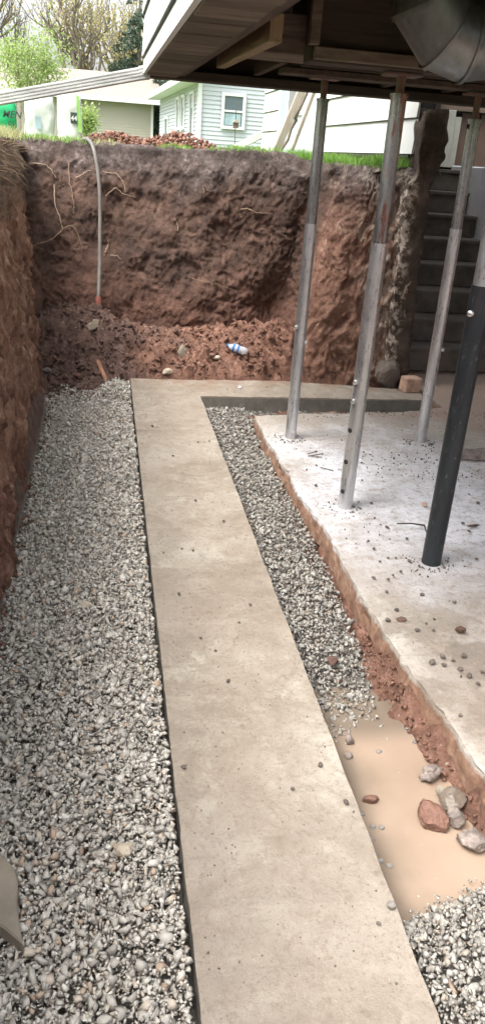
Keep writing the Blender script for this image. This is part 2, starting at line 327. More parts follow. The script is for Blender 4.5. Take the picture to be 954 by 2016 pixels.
M['leaf_spruce'] = leafm('spruce_needles', (.035, .06, .04), (.08, .12, .08), .1); M['bark'] = m_simple('bark', (.17, .14, .115), .95, 0, .3, 8)
M['grass'] = leafm('grass_blades', (.11, .25, .035), (.27, .46, .09), .35); M['grass_dry'] = leafm('dry_grass', (.30, .33, .12), (.48, .47, .26), .3)
def groundm():
    m_ = mat('lawn', (.12, .17, .06), .95); n = N(m_); n.col(n.ramp(n.noise(1.3, 8, .7), [(.35, (.09, .15, .035)), (.6, (.16, .22, .07)), (.8, (.22, .18, .12))])); n.bump(n.noise(20, 5), .6, .03); return m_
M['lawn'] = groundm()
def waterm():
    m_ = mat('muddy_water', (0.310, 0.229, 0.158), .07); n = N(m_); s = n.sep()
    f = n.noise(3.2, 5, .55)
    # silt hangs thicker (paler) in the middle of the pool; shallows over gravel read grey
    ex = n.math('ADD', s[0], n.math('MULTIPLY', n.math('SUBTRACT', f, .5), .22)); edge = n.math('MAXIMUM', n.rmap(ex, .87, .70), n.rmap(s[1], 1.92, 2.05))
    edge = n.math('MAXIMUM', edge, n.rmap(n.math('SUBTRACT', s[1], n.math('MULTIPLY', s[0], .6)), .82, .62))
    c = n.ramp(f, [(.3, (.27, .20, .148)), (.7, (.335, .252, .19))]); c = n.mix(n.math('MULTIPLY', edge, .8), c, (.15, .122, .095))
    c = n.mix(n.rmap(n.noise(60, 2, .4), .76, .79), c, (0.484, 0.434, 0.360))
    n.col(c); n.bump(n.noise(6, 2), .04, .004); n.b.inputs['IOR'].default_value = 1.33; return m_
M['water'] = waterm()

# ------------------------------------------------------------------ terrain: yard, banks, excavation floor
G = 1.565
g = MB()
for x0, x1, y0, y1 in ((-400, -.62, -400, 400), (-.62, 2.35, 7.15, 400), (2.35, 5.6, 9.9, 400), (5.6, 400, -400, 400), (-.62, 5.6, -400, -2.5)):
    g.add([(x0, y0, G), (x1, y0, G), (x1, y1, G), (x0, y1, G)], [(0, 1, 2, 3)])
tag(g.build('ground', M['lawn']), kind='structure')
g = MB(); g.add([(5.6, -2.5, -.3), (5.6, 10, -.3), (5.6, 10, G), (5.6, -2.5, G)], [(0, 1, 2, 3)]); g.add([(-.62, -2.5, -.3), (5.6, -2.5, -.3), (5.6, -2.5, G), (-.62, -2.5, G)], [(0, 1, 2, 3)])
tag(g.build('pit_wall', M['floor']), kind='structure')

base_pts = [(-.44, -2.5), (-.42, 1.5), (-.43, 2.7), (-.45, 4.0), (-.49, 5.2), (-.60, 6.0), (-.48, 6.5), (.2, 6.58), (.8, 6.66), (1.45, 6.84), (1.60, 6.66), (1.49, 6.16), (1.60, 6.02), (2.1, 5.92), (2.33, 5.92), (2.40, 6.2)]
top_pts = [(-.60, -2.5), (-.58, 1.5), (-.57, 2.7), (-.55, 4.0), (-.53, 5.3), (-.68, 6.3), (-.72, 7.0), (.15, 7.08), (.85, 7.05), (1.80, 7.10), (1.98, 6.98), (1.97, 6.55), (2.03, 6.38), (2.13, 6.22), (2.34, 6.06), (2.40, 6.3)]
def resample(step=.012):
    b = np.array(base_pts); t = np.array(top_pts); B = []; T = []; K = []
    for i in range(len(b) - 1):
        n = max(2, int(max(np.linalg.norm(b[i + 1] - b[i]), np.linalg.norm(t[i + 1] - t[i])) / (step if i > 0 else step * 4)))
        u = np.arange(n) / n
        B.append(b[i] + (b[i + 1] - b[i]) * u[:, None]); T.append(t[i] + (t[i + 1] - t[i]) * u[:, None]); K.append(i + u)
    B = np.concatenate(B); T = np.concatenate(T); K = np.concatenate(K)
    k = 13; ker = np.hanning(k); ker /= ker.sum()
    def s_(a): p = np.pad(a, ((k // 2, k // 2), (0, 0)), 'edge'); return np.stack([np.convolve(p[:, i], ker, 'valid') for i in (0, 1)], 1)
    return s_(B), s_(T), K
B_, T_, K_ = resample()
def bank(name, i0, i1, material, left):
    B, T, K = B_[i0:i1], T_[i0:i1], K_[i0:i1]; n = len(B); nv = 135
    v = np.linspace(0, 1, nv); z0 = -.25; z1 = 1.60
    prof = v ** 1.6 if not left else v ** 1.2
    P = B[:, None, :] * (1 - prof)[None, :, None] + T[:, None, :] * prof[None, :, None]
    Zv = z0 + (z1 - z0) * v[None, :] + 0 * P[:, :, 0]
    tn = np.gradient((B + T) / 2, axis=0); nr = np.stack([tn[:, 1], -tn[:, 0]], 1); nr /= np.linalg.norm(nr, axis=1)[:, None] + 1e-9
    Q = np.concatenate([P, Zv[:, :, None]], 2).reshape(-1, 3)
    big = fbm(Q * [2.0, 2.0, 2.2], 3, 1) * .055
    Qw = Q + np.stack([fbm(Q * 4, 3, 51), fbm(Q * 4, 3, 53), fbm(Q * 4, 3, 57)], 1) * .07
    if left:
        d = big * .8 + ridge(Qw * [11, 11, 1.8], 4, 5) * .028 + np.abs(fbm(Qw * [34, 34, 7], 3, 9)) * .034
    else:
        Q2 = Qw.copy(); Q2[:, 2] += Q[:, 0] * .5; msk = sm(-.3, .5, fbm(Q * 2.5, 2, 71))
        d = big * 1.1 + fbm(Q * [5, 5, 6], 3, 91) * .028 + ridge(Q2 * [3, 3, 5], 5, 5) * (.004 + .016 * msk) + np.abs(fbm(Q2 * [11, 11, 18], 5, 19)) * -.030 * sm(-.35, .45, fbm(Q * [3, 3, 4], 3, 171)) + fbm(Q * 46, 3, 9) * .009
        d2 = big * .8 + ridge(np.stack([Qw[:, 0] - .4 * Q[:, 2], Qw[:, 1], Qw[:, 2]], 1) * [11, 11, 1.7], 5, 25) * .024 + np.abs(fbm(Qw * [15, 15, 10], 5, 29)) * -.036 + fbm(Q * 40, 3, 9) * .010
        w = sm(1.15, 1.55, Q[:, 0] - (Q[:, 1] - 6.3)); d = d * (1 - w) + d2 * w
    d = d.reshape(n, nv) * (1 - .75 * sm(.93, 1, v))[None, :]
    P = P + nr[:, None, :] * d[:, :, None]
    Zv = Zv + (fbm(Q * 12, 3, 31).reshape(n, nv) * .012)
    V = [np.concatenate([P, Zv[:, :, None]], 2)]
    # rounded lip running back onto the yard
    for j, (o, dz) in enumerate(((.012, .012), (.04, .022), (.10, .028), (.22, .02), (.38, -.06))):
        L = V[0][:, nv - 1, :].copy(); L[:, :2] -= nr * o; q = L * 9; L[:, 2] = z1 + dz + fbm(q, 3, 77) * .018 * min(1, o / .04) + (.03 * sm(.5, 1.2, L[:, 0]) - .05 * sm(1.4, 1.9, L[:, 0])) * (1 if o < .3 else 0); V.append(L[:, None, :])
    V = np.concatenate(V, 1); nn = V.shape[1]
    a = (np.arange(n - 1)[:, None] * nn + np.arange(nn - 1)[None, :]).ravel(); Fq = np.stack([a, a + nn, a + nn + 1, a + 1], 1)
    tag(mesh_np(name, V.reshape(-1, 3), Fq, material, smooth=True), kind='structure')
    return V
split = int(np.searchsorted(K_, 5.2))
BL = bank('earth_bank', 0, split + 1, M['left'], True); BF = bank('earth_bank', split, len(B_), M['bank'], False)

# floor of the excavation (soil heightfield under gravel, water and beside the footing)
def floor_z(X, Yv):
    z = np.full(X.shape, -.16)
    z = z + .085 * sm(.3, .1, X)                                              # left strip lies higher
    far = sm(5.75, 6.5, Yv); z = z + far * .36
    z = z + .10 * sm(.15, -.1, X) * sm(5.2, 5.7, Yv)
    z = z + .16 * np.exp(-((X - 1.25) / .45) ** 2 - ((Yv - 6.35) / .22) ** 2) + .10 * np.exp(-((X - .1) / .25) ** 2 - ((Yv - 6.3) / .2) ** 2)
    z = np.where((X > .18) & (Yv > 5.93), np.maximum(z, .0 + .16 * sm(5.95, 6.2, Yv)), z)
    z = z + .085 * sm(.985, 1.03, X - .04 * sm(2.0, 1.5, Yv)) * sm(1.42, 1.6, Yv) * sm(2.7, 2.2, Yv)   # clay ledge at the slab foot
    z = z - .12 * np.exp(-((X - .85) / .25) ** 4 - ((Yv - 1.6) / .42) ** 4)
    z = z + .25 * sm(-.36, -.47, X) * sm(5.6, 5.0, Yv)
    z = np.where((X > .66) & (Yv < 1.42), -.19 + .085 * sm(1.36, 1.10, Yv - .2 * (X - .8)), z)
    return z
nx, ny = 250, 620
gx = np.linspace(-.8, 2.45, nx); gy = np.concatenate([np.linspace(-2.5, .6, 30), np.linspace(.62, 5.2, 250), np.linspace(5.21, 7.25, 240)]); ny = len(gy)
XX, YY = np.meshgrid(gx, gy, indexing='ij'); q = np.stack([XX.ravel(), YY.ravel(), 0 * XX.ravel()], 1)
am = (.25 + .75 * np.maximum(sm(5.5, 6.0, YY), sm(.9, 1.0, XX))).ravel() * (1 - .75 * ((q[:, 0] > .12) & (q[:, 0] < .8) & (q[:, 1] < 5.93))) * (1 - .8 * (q[:, 1] < 1.42))
ZZ = floor_z(XX, YY).ravel() + (ridge(q * 7, 4, 3) * .035 + fbm(q * 22, 4, 8) * .034) * am
inside = (q[:, 0] > .165) & (q[:, 0] < .70) & (q[:, 1] < 5.97); ZZ[inside] = np.minimum(ZZ[inside], -.1)
inside = (q[:, 0] > .165) & (q[:, 0] < 2.42) & (q[:, 1] < 5.97) & (q[:, 1] > 5.44); ZZ[inside] = np.minimum(ZZ[inside], -.1)
inside = (q[:, 0] > 1.09) & (q[:, 1] < 5.3); ZZ[inside] = np.minimum(ZZ[inside], -.12)
a = (np.arange(nx - 1)[:, None] * ny + np.arange(ny - 1)[None, :]).ravel()
tag(mesh_np('excavation_floor', np.stack([q[:, 0], q[:, 1], ZZ], 1), np.stack([a, a + ny, a + ny + 1, a + 1], 1), M['floor'], smooth=True), kind='structure')
def fz(x, y):
    i = int(np.clip(np.searchsorted(gx, x), 0, nx - 1)); j = int(np.clip(np.searchsorted(gy, y), 0, ny - 1)); return float(ZZ[i * ny + j])

def floor_hit(px, py, up=0.):
    r0 = ray(px, py); r0 = r0 / np.linalg.norm(r0); t_ = 3.0
    while t_ < 9:
        p = np.array([0, 0, H]) + r0 * t_
        if -.8 < p[0] < 2.45 and p[1] < 7.2 and p[2] < fz(p[0], p[1]) + up: break
        t_ += .01
    return Vector(p)
# clods on the debris slope and along the banks' feet
n = 9000; X = RNG.uniform(-.62, 2.35, n); Yv = RNG.uniform(5.3, 6.85, n); S = RNG.gamma(1.1, .0085, n) + .005; S = np.minimum(S, .06)
k = ((Yv > 5.98) | ((X < .14) & (Yv > 5.45 + .5 * np.clip(X + .3, 0, 1)))) & (vn(np.stack([X, Yv, 0 * X], 1) * 3) > -.9)
X, Yv, S = X[k], Yv[k], S[k]; Zc = np.array([fz(a_, b_) for a_, b_ in zip(X, Yv)]) + S * .1
r = RNG.uniform(0, 1, len(X)) < .12 + .25 * (X > .8)
for m_, mt in ((r, M['clod']), (~r, M['floor'])):
    tag(stones('soil_clods', np.stack([X, Yv, Zc], 1)[m_], S[m_], mt, flat=.8), kind='stuff', label='crumbled clods of ' + ('red clay' if mt is M['clod'] else 'brown soil') + ' on the slope behind the footing', cat='soil')
# clay crumbs beside slab foot and left bank foot
n = 260; Yv = RNG.uniform(1.45, 2.6, n); X = RNG.normal(1.0, .016, n) + .05 * sm(2.1, 1.5, Yv); Zc = np.array([fz(a_, b_) for a_, b_ in zip(X, Yv)]); S = RNG.uniform(.005, .02, n)
X2 = RNG.normal(-.40, .03, 1500); Y2 = RNG.uniform(1.2, 5.6, 1500); Z2 = np.full(1500, -.04) + RNG.uniform(0, .03, 1500); S2 = RNG.uniform(.004, .016, 1500)
tag(stones('clay_crumbs', np.concatenate([np.stack([X, Yv, Zc], 1), np.stack([X2, Y2, Z2], 1)]), np.concatenate([S * .8, S2]), M['clod']), kind='stuff', label='red clay crumbs along the slab foot and the left bank', cat='soil')

# ------------------------------------------------------------------ gravel
def gravel_pts(x0, x1, y0, y1, dens, top, keep):
    n = int((x1 - x0) * (y1 - y0) * dens); X = RNG.uniform(x0, x1, n); Yv = RNG.uniform(y0, y1, n)
    k = keep(X, Yv); X, Yv = X[k], Yv[k]; p = np.stack([X, Yv, 0 * X], 1)
    z = top(X, Yv) + vn(p * 5, 3) * .012 + RNG.uniform(-.026, .004, len(X)); return np.stack([X, Yv, z], 1)
left_edge = lambda Yv: np.interp(Yv, [0, 2.7, 4, 5.2, 6], [-.52, -.50, -.50, -.53, -.62])
kl = lambda X, Y_: (X > left_edge(Y_)) & (X < .172) & (Y_ < 5.75 - .6 * np.clip(-.1 - X, 0, 1) * 1.2 + .1 * np.sin(X * 17))
PL = gravel_pts(-.62, .18, .3, 5.85, 11500, lambda X, Y_: -.020 - .002 * sm(.1, .18, X) + .03 * sm(5.3, 5.7, Y_), kl)
kc = lambda X, Y_: (X > .682) & (X < np.interp(Y_, [2.05, 2.3, 2.7, 3.2, 5.0, 5.3], [.93, .955, .985, 1.0, .99, .99])) & (Y_ > 2.02 + .05 * np.sin(X * 23) - .16 * sm(.9, 1.0, X)) | ((X > .99) & (X < 2.4) & (Y_ > 5.06))
PCh = gravel_pts(.68, 2.4, 1.9, 5.49, 7000, lambda X, Y_: np.where(X > 1.0, -.11 + .10 * sm(1.3, 2.0, X) * sm(5.5, 5.1, Y_), -.088 - .053 * sm(2.6, 2.0, Y_)), kc)
kn = lambda X, Y_: (X > .70) & (X < 1.09) & (Y_ < 1.26 + .28 * np.clip(X - .75, 0, 1) * 1.3)
PN = gravel_pts(.69, 1.1, .3, 1.5, 13000, lambda X, Y_: -.145 + .12 * sm(1.38, 1.08, Y_ - .2 * (X - .8)), kn)
fines = lambda P, k_, dz: P[RNG.integers(0, len(P), int(len(P) * k_))] + np.stack([RNG.normal(0, .03, int(len(P) * k_)), RNG.normal(0, .03, int(len(P) * k_)), RNG.uniform(-.012, 0, int(len(P) * k_)) + dz], 1)
PF = np.concatenate([fines(PL, 1.6, -.004), fines(PCh, 1.0, -.004), fines(PN, 1.0, -.004)])
PF = PF[((PF[:, 0] < .172) | (PF[:, 0] > .685)) & ((PF[:, 0] < .98) | (PF[:, 1] < 1.5) | (PF[:, 1] > 5.06)) & ((PF[:, 0] > .18) | (PF[:, 1] < 5.8))]
PG = np.concatenate([PL, PCh, PN]); SG = np.clip(RNG.gamma(6, .0019, len(PG)), .006, .026); PG = np.concatenate([PG, PF]); SG = np.concatenate([SG, RNG.uniform(.004, .009, len(PF))])
lf = PG[:, 0] < .3
tag(stones('gravel', PG[lf], SG[lf], M['gravel']), kind='stuff', label='dry crushed grey limestone gravel between the left bank and the footing', cat='gravel')
tag(stones('gravel', PG[~lf], SG[~lf], M['gravel_damp']), kind='stuff', label='damp crushed gravel in the channel between the footing and the slab', cat='gravel')

# water
w = MB(); xs = np.linspace(.66, 1.12, 24); ys = np.linspace(.95, 2.25, 60)
w.add([(x, y, -.152) for x in xs for y in ys], [(i * 60 + j, (i + 1) * 60 + j, (i + 1) * 60 + j + 1, i * 60 + j + 1) for i in range(23) for j in range(59)])
tag(w.build('water', M['water']), kind='structure')

# ------------------------------------------------------------------ footing, slab
def slabmesh(outline, z0, z1, name, material, jit=.004, seg=.03, rough_side=.006):
    bm = bmesh.new(); pts = []
    for i in range(len(outline)):
        a_, b_ = Vector(outline[i]), Vector(outline[(i + 1) % len(outline)]); n_ = max(1, int((b_ - a_).length / seg))
        for k_ in range(n_): p = a_.lerp(b_, k_ / n_); pts.append(p)
    P = np.array([[p.x, p.y, 0] for p in pts]); dxy = np.stack([vn(P * 11, 3) * .5 + vn(P * 30, 5), vn(P * 11, 4) * .5 + vn(P * 30, 6)], 1) * jit; P[:, :2] += dxy
    rings = []
    for k_, (z, off) in enumerate(((z0, 0), ((z0 + z1) / 2, rough_side), (z1 - .012, rough_side * .5), (z1, 0))):
        Q = P.copy(); Q[:, 2] = z; dd = fbm(Q * 22, 3, 60 + k_) * off; c = P.mean(0)
        Q[:, 0] += dd; Q[:, 1] += fbm(Q * 22, 3, 90 + k_) * off
        if k_ == 3: Q[:, 2] -= np.abs(fbm(Q * 9, 3, 5)) * .006
        Q[:, 0] += vn(Q * 60, 7 + k_) * off * .5; rings.append([bm.verts.new(q_) for q_ in Q])
    n_ = len(P)
    for r0, r1 in zip(rings, rings[1:]):
        for i in range(n_): bm.faces.new((r0[i], r0[(i + 1) % n_], r1[(i + 1) % n_], r1[i]))
    f = bm.faces.new(rings[-1]); bmesh.ops.recalc_face_normals(bm, faces=bm.faces)
    bmesh.ops.triangulate(bm, faces=[f])
    me = bpy.data.meshes.new(name); bm.to_mesh(me); bm.free(); me.materials.append(material); o = bpy.data.objects.new(name, me); C.objects.link(o); return o
fo = slabmesh([(.183, -.6), (.674, -.6), (.674, 5.49), (2.40, 5.505), (2.44, 5.70), (2.36, 5.78), (1.4, 5.95), (.185, 5.925)], -.2, 0, 'concrete_footing', M['footing'], .002, .03, .002)
tag(fo, 'long pale new concrete footing turning right in an L before the far bank', 'footing')
edge = [(1.10, -.6), (1.09, 1.0), (1.083, 1.61), (1.07, 1.86), (1.035, 2.23), (1.02, 2.74), (1.038, 3.27), (1.0, 3.6), (1.003, 4.08), (.985, 4.6), (1.0, 5.03)]
so = slabmesh([(5.6, -.6)] + [] + [(5.6, 6.4), (2.46, 6.4), (2.46, 5.3), (2.1, 5.17), (1.4, 5.09), (1.0, 5.03)] + edge[::-1][1:], -.125, 0.004, 'floor_slab', M['slab'], .007, .02, .013)
tag(so, 'old broken-edged concrete basement floor slab dusted white under the raised house', 'floor slab')

# pebbles and crumbs on slab and footing
n = 5200; X = RNG.uniform(1.05, 3.2, n); Yv = RNG.uniform(1.2, 5.2, n); p = np.stack([X, Yv, 0 * X], 1)
cl = np.exp(-(((X - 1.75) / .5) ** 2 + ((Yv - 4.15) / .16) ** 2)) + np.exp(-(((X - 2.15) / .35) ** 2 + ((Yv - 3.9) / .12) ** 2)) + .8 * sm(4.9, 5.15, Yv) + .25 * sm(.2, .8, vn(p * 2.5, 8)) + .03
k = (RNG.uniform(0, 1, n) < cl) & (X > 1.1); X, Yv = X[k], Yv[k]; S = RNG.uniform(.003, .010, len(X)) * (1 + .3 * (Yv < 3)); 
for fx_, fy_ in ((1.137, 4.557), (1.19, 3.5), (1.98, 4.5), (1.414, 2.89)):
    a_ = RNG.uniform(0, 6.28, 70); rr_ = .042 + np.abs(RNG.normal(0, .035, 70)); X = np.append(X, fx_ + np.cos(a_) * rr_ * 1.3); Yv = np.append(Yv, fy_ + np.sin(a_) * rr_); S = np.append(S, RNG.uniform(.003, .009, 70))
tag(stones('stone_crumbs', np.stack([X, Yv, S * .4 + .003], 1), S, M['pebble']), kind='stuff', label='fine stone crumbs and grit strewn over the white dusted slab', cat='grit')
n = 900; X = RNG.uniform(.2, .66, n); Yv = 1 + 4.9 * RNG.uniform(0, 1, n) ** 1.0; S = RNG.uniform(.0015, .0042, n)
tag(stones('footing_grit', np.stack([X, Yv, S * .3], 1), S, M['pebble']), kind='stuff', label='tiny grit specks over the top of the footing', cat='grit')
def rock(name, c, s, material, label, cat='rock', group=None, seed=0, sub=2, amp=.22, rz=0, flat=1, grain=1):
    bm = bmesh.new(); bmesh.ops.create_icosphere(bm, subdivisions=sub + 1, radius=1); P = np.array([v.co[:] for v in bm.verts])
    d = 1 + amp * fbm(P * 1.1 + seed * 7.3, 3, seed) ; P = P * d[:, None]
    for t in range(7):      # facets: clip with random planes
        nn_ = _n(RNG.normal(size=3)); h = P @ nn_; P = P - nn_[None] * np.maximum(h - .72, 0)[:, None] * .9
    P = P + P * (fbm(P * 6, 3, seed + 40) * (.05 if sub >= 2 else .02) * grain)[:, None]
    P = P * np.array(s) * .5 * 1.15
    for v, q_ in zip(bm.verts, P): v.co = q_
    me = bpy.data.meshes.new(name); bm.to_mesh(me); bm.free(); me.materials.append(material)
    o = bpy.data.objects.new(name, me); C.objects.link(o); o.location = c; o.rotation_euler = (0, 0, rz); return tag(o, label, cat, group)
for i, (x, y) in enumerate([(340, 897), (412, 868), (385, 985), (358, 1080), (352, 1168), (492, 1190), (424, 1280), (448, 1340), (322, 1088), (440, 1025), (461, 772), (466, 764), (525, 762), (447, 766), (680, 1578), (745, 1818), (575, 1552), (380, 1083), (300, 838), (390, 870), (362, 1510), (560, 1140), (470, 1225), (630, 1505), (395, 1255)]):
    if i == 11: continue
    p = atz(x, y, .006); s = random.uniform(.009, .017)
    rock('pebble', p, (s * 1.2, s, s * .8), M['pebble'], 'small dark pebble lying loose on the pale concrete footing', 'pebble', 'pebbles scattered on the footing', seed=i, sub=0, rz=i)
rock('pebble', atz(472, 762, .008), (.024, .02, .018), M['whitewall'], 'white pebble on the short leg of the footing near the first post', 'pebble', seed=5, sub=1)
rock('pebble', atz(768, 1782, .008), (.022, .020, .018), M['rock_grey'], 'whitish stone chip on the footing edge above the puddle', 'pebble', seed=8, sub=1)
for i, (x, y) in enumerate([(728, 895), (743, 930), (712, 945), (621, 955), (705, 988), (730, 990), (760, 1037), (763, 1038), (735, 1080), (747, 1105), (763, 1098), (778, 1098), (805, 1104), (788, 1125), (773, 1132), (735, 1137), (763, 1140), (760, 1165), (830, 1170), (893, 1185), (880, 1105), (922, 1045), (937, 1100), (912, 1290), (870, 1292), (905, 1316), (850, 1303), (948, 1322), (873, 1308), (922, 1330), (940, 1345), (820, 1240), (853, 1240), (800, 1060), (910, 1030), (865, 980), (940, 990), (780, 1200), (762, 1220)]):
    p = atz(x, y, .012); s = random.uniform(.010, .019) * (1 if y < 1200 else 1.25)
    rock('pebble', p, (s * 1.2, s, s * .85), M['pebble'], 'small brown pebble lying loose on the old floor slab', 'pebble', 'pebbles scattered on the slab', seed=i, sub=0, rz=i)
rock('pebble', atz(835, 993, .018), (.03, .025, .022), M['brick'], 'rounded orange stone on the white dusted slab left of the black post', 'stone', seed=3)
rock('clay_lump', atz(907, 1240, .02), (.045, .03, .022), M['clod_dark'], 'red clay lump on the slab right of the broken edge', 'clay lump', seed=4, amp=.5)
rock('clay_lump', atz(790, 1218, .012), (.04, .025, .012), M['clod_dark'], 'flat red clay lump on the slab close to its broken edge', 'clay lump', seed=9, amp=.5)
rock('clay_lump', atz(930, 1035, .015), (.06, .018, .012), M['clod_dark'], 'thin smear of red clay on the slab right of the black post', 'clay lump', seed=14, amp=.5)
rock('mortar_heap', atz(925, 895, .02), (.34, .12, .06), M['rock_mix'], 'heap of grey mortar crumbs on the slab behind the black post', 'mortar heap', seed=17, sub=3, amp=.35, grain=3)
t = MB(); a_, b_, c_ = atz(780, 1031, .02), atz(834, 1034, .03), atz(840, 1052, .015); t.tube([a_, a_.lerp(b_, .5) + Vector((0, 0, .006)), b_, c_], [.003, .004, .005, .003], 6)
tag(t.build('twig', M['stick']), 'forked dark twig on the slab beside the black post foot', 'twig')
for i, (a_, b_) in enumerate([((605, 893), (622, 889)), ((608, 897), (632, 900)), ((606, 898), (634, 893)), ((630, 920), (654, 926))]):
    t = MB(); pa, pb = atz(*a_, .01), atz(*b_, .01); d = (pb - pa).normalized(); t.tube([pa, pb], .0028, 6); t.tube([pb, pb + d * .002], .006, 8)
    tag(t.build('nail', M['nail']), 'lone nail lying on the slab in front of the other nails' if i == 3 else 'steel nail in the small bunch on the slab beside the first post foot', 'nail', 'loose nails on the slab' if i < 3 else None)

# rocks in and around the puddle
rock('rock', atz(852, 1608, -.13), (.075, .10, .065), M['rock_red'], 'large oval reddish brown rock standing in the puddle', seed=21, sub=3, rz=.3)
rock('rock', atz(888, 1572, -.11), (.075, .065, .045), M['flagwet'], 'flat grey-tan rock leaning at the puddle edge above the big red rock', seed=22, sub=3, rz=.5)
rock('rock', atz(868, 1558, -.125), (.028, .04, .03), M['flag'], 'small white wet rock between the puddle and flat tan rock', seed=23, rz=.8)
rock('rock', atz(897, 1610, -.12), (.05, .05, .05), M['rock_mix'], 'grey and brown mottled rock right of the big red rock', seed=24, sub=3)
rock('rock', atz(928, 1652, -.12), (.085, .06, .05), M['rock_mix'], 'jagged dark grey rock on the puddle shore nearest the slab edge', seed=25, sub=3, amp=.4)
rock('rock', atz(850, 1520, -.13), (.08, .05, .05), M['rock_mix'], 'pointed brown rock at the far right shore of the puddle', seed=26, sub=3, amp=.4, rz=.4)
rock('rock', atz(731, 1574, -.145), (.045, .03, .03), M['rock_red'], 'small brown rock alone in the middle left of the puddle', seed=27, sub=2)
rock('rock', atz(688, 1458, -.14), (.028, .026, .035), M['rock_mix'], 'pointed pale rock poking from the puddle near its far end', seed=28, sub=1)
rock('rock', atz(686, 1488, -.145), (.028, .022, .022), M['rock_mix'], 'dark pitted rock in the puddle just below the pointed pale one', seed=29, sub=1)
rock('rock', atz(655, 1300, -.085), (.04, .035, .03), M['clod_dark'], 'dark earth-caked rock on the channel gravel beside the footing', seed=30, sub=2, amp=.4)
for i, (x, y) in enumerate([(712, 1603), (733, 1628), (750, 1630), (730, 1652), (765, 1705), (748, 1695), (738, 1683), (745, 1480), (800, 1435), (815, 1460)]):
    rock('pebble', atz(x, y, -.15), (.018, .015, .014), M['rock_grey'], 'small grey stone half sunk in the muddy puddle', 'stone', 'stones half sunk in the puddle', seed=50 + i, sub=1)
rock('rock', atz(245, 1672, -.02), (.05, .04, .03), M['rock'], 'pale tan rock bigger than the gravel beside the footing, near the bottom', seed=31, sub=2)
rock('rock', atz(170, 1192, -.02), (.05, .035, .03), M['rock'], 'tan stone on the left gravel halfway along the footing', seed=32, sub=2)
rock('rock', floor_hit(330, 731, .02), (.075, .05, .05), M['rock'], 'pale yellowish rock behind the footing corner', seed=33, sub=2)
rock('rock', floor_hit(359, 692, .04), (.06, .025, .10), M['flag'], 'thin upright slab of pale rock in the debris behind the footing', seed=34, sub=2)
rock('rock', floor_hit(92, 728, .02), (.07, .05, .03), M['rock_mix'], 'grey rock on the brown slope at the left bank foot', seed=35, sub=2)
rock('rock', floor_hit(425, 704, .02), (.07, .04, .03), M['rock'], 'flat pale rock just below the plastic bottle', seed=36, sub=2)
rock('rock', floor_hit(183, 642, .03), (.08, .04, .05), M['rock'], 'broken cream lump at the foot of the hanging conduit', seed=37, sub=2)
# brick + block at footing end
b = MB(); c = atz(808, 757, .05); b.box(-.075, .065, -.045, .055, -.055, .06); o = b.build('brick', M['brick'], bevel=.008); o.location = c; o.rotation_euler = (.05, .03, .25)
tag(o, 'chipped tan clay brick standing at the end of the footing', 'brick')
rock('rock', Vector((2.22, 5.9, .08)), (.20, .16, .22), M['oldconc'], 'rounded lump of old foundation beside the brick', seed=38, sub=3)
# broken flagstone bottom left
b = MB(); pl = [atz(*q_, -.01) for q_ in [(-60, 1660), (0, 1688), (28, 1715), (37, 1745), (34, 1785), (46, 1868), (10, 1838), (-60, 1790)]]
b.prism([(p.x, p.y) for p in pl], 'z', -.035, .008); tag(b.build('concrete_fragment', M['flag'], bevel=.004), 'flat broken piece of concrete lying on the gravel at lower left', 'concrete piece')

# ------------------------------------------------------------------ shoring posts
def post(base, r, zstep, ztop, zstem, mt, mt2, label, pins, holes, stemtop_mat=None, lean=(0, 0)):
    x, y = base.x, base.y; e = empty('shoring_post', (x, y, .004)); tag(e, label, 'post', 'steel shoring posts under the house')
    L = lambda z: Vector((x + lean[0] * z, y + lean[1] * z, z))
    t = MB(); t.tube([L(.0), L(zstep)], r, 24); t.build('lower_tube', mt, e, True)
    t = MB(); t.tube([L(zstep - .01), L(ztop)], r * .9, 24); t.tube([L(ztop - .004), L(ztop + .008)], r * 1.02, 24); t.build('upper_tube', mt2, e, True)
    if zstem > ztop:
        t = MB(); t.tube([L(ztop), L(zstem)], .017, 16)
        for k_ in range(int((zstem - ztop) / .012)): t.tube([L(ztop + .01 + k_ * .012), L(ztop + .014 + k_ * .012)], .0195, 14)
        t.build('screw', M['screw'], e, True)
        t = MB(); t.box(L(zstem).x - .075, L(zstem).x + .075, y - .05, y + .05, zstem - .004, zstem + .008); t.build('top_plate', M['screw'], e, bevel=.002)
    d = _n([-y * .0 - x, -y]); 
    for (px, py) in pins:
        p = aty(px, py, y); side = -1 if p.x < L(p.z).x else 1
        t = MB(); c0 = L(p.z); ax = Vector((.85 * side, -.55, 0)).normalized(); t.tube([c0, c0 + ax * (r + .008)], .007, 10); t.tube([c0 + ax * (r + .002), c0 + ax * (r + .006), c0 + ax * (r + .013), c0 + ax * (r + .017)], [.009, .0135, .012, .005], 12)
        t.build('pin', M['pin'], e, True)
    for (px, py) in holes:
        p = aty(px, py, y - r); c0 = L(p.z); ax = Vector((p.x - c0.x, -(math.sqrt(max(0, r * r - (p.x - c0.x) ** 2))), 0)).normalized()
        t = MB(); t.tube([c0 + ax * (r - .006), c0 + ax * (r + .0012)], .0125, 14); t.build('hole', M['dark'], e)
    # dusty spill around the foot
    return e
P1, P2, P3, P4 = atz(571, 862, 0), atz(678, 998, 0), atz(826, 870, 0), atz(847, 1108, 0)
post(P1, .0345, 1.28, 1.90, 2.0, M['galv'], M['galvshade'], 'galvanised steel shoring post nearest the footing corner, furthest left', [(580, 643), (596, 672)], [])
post(P2, .037, 1.29, 1.87, 1.945, M['galv'], M['rusty'], 'galvanised steel shoring post with three round holes near its foot and red rust on top', [(688, 750), (697, 788)], [(690, 850), (682, 912), (675, 970)])
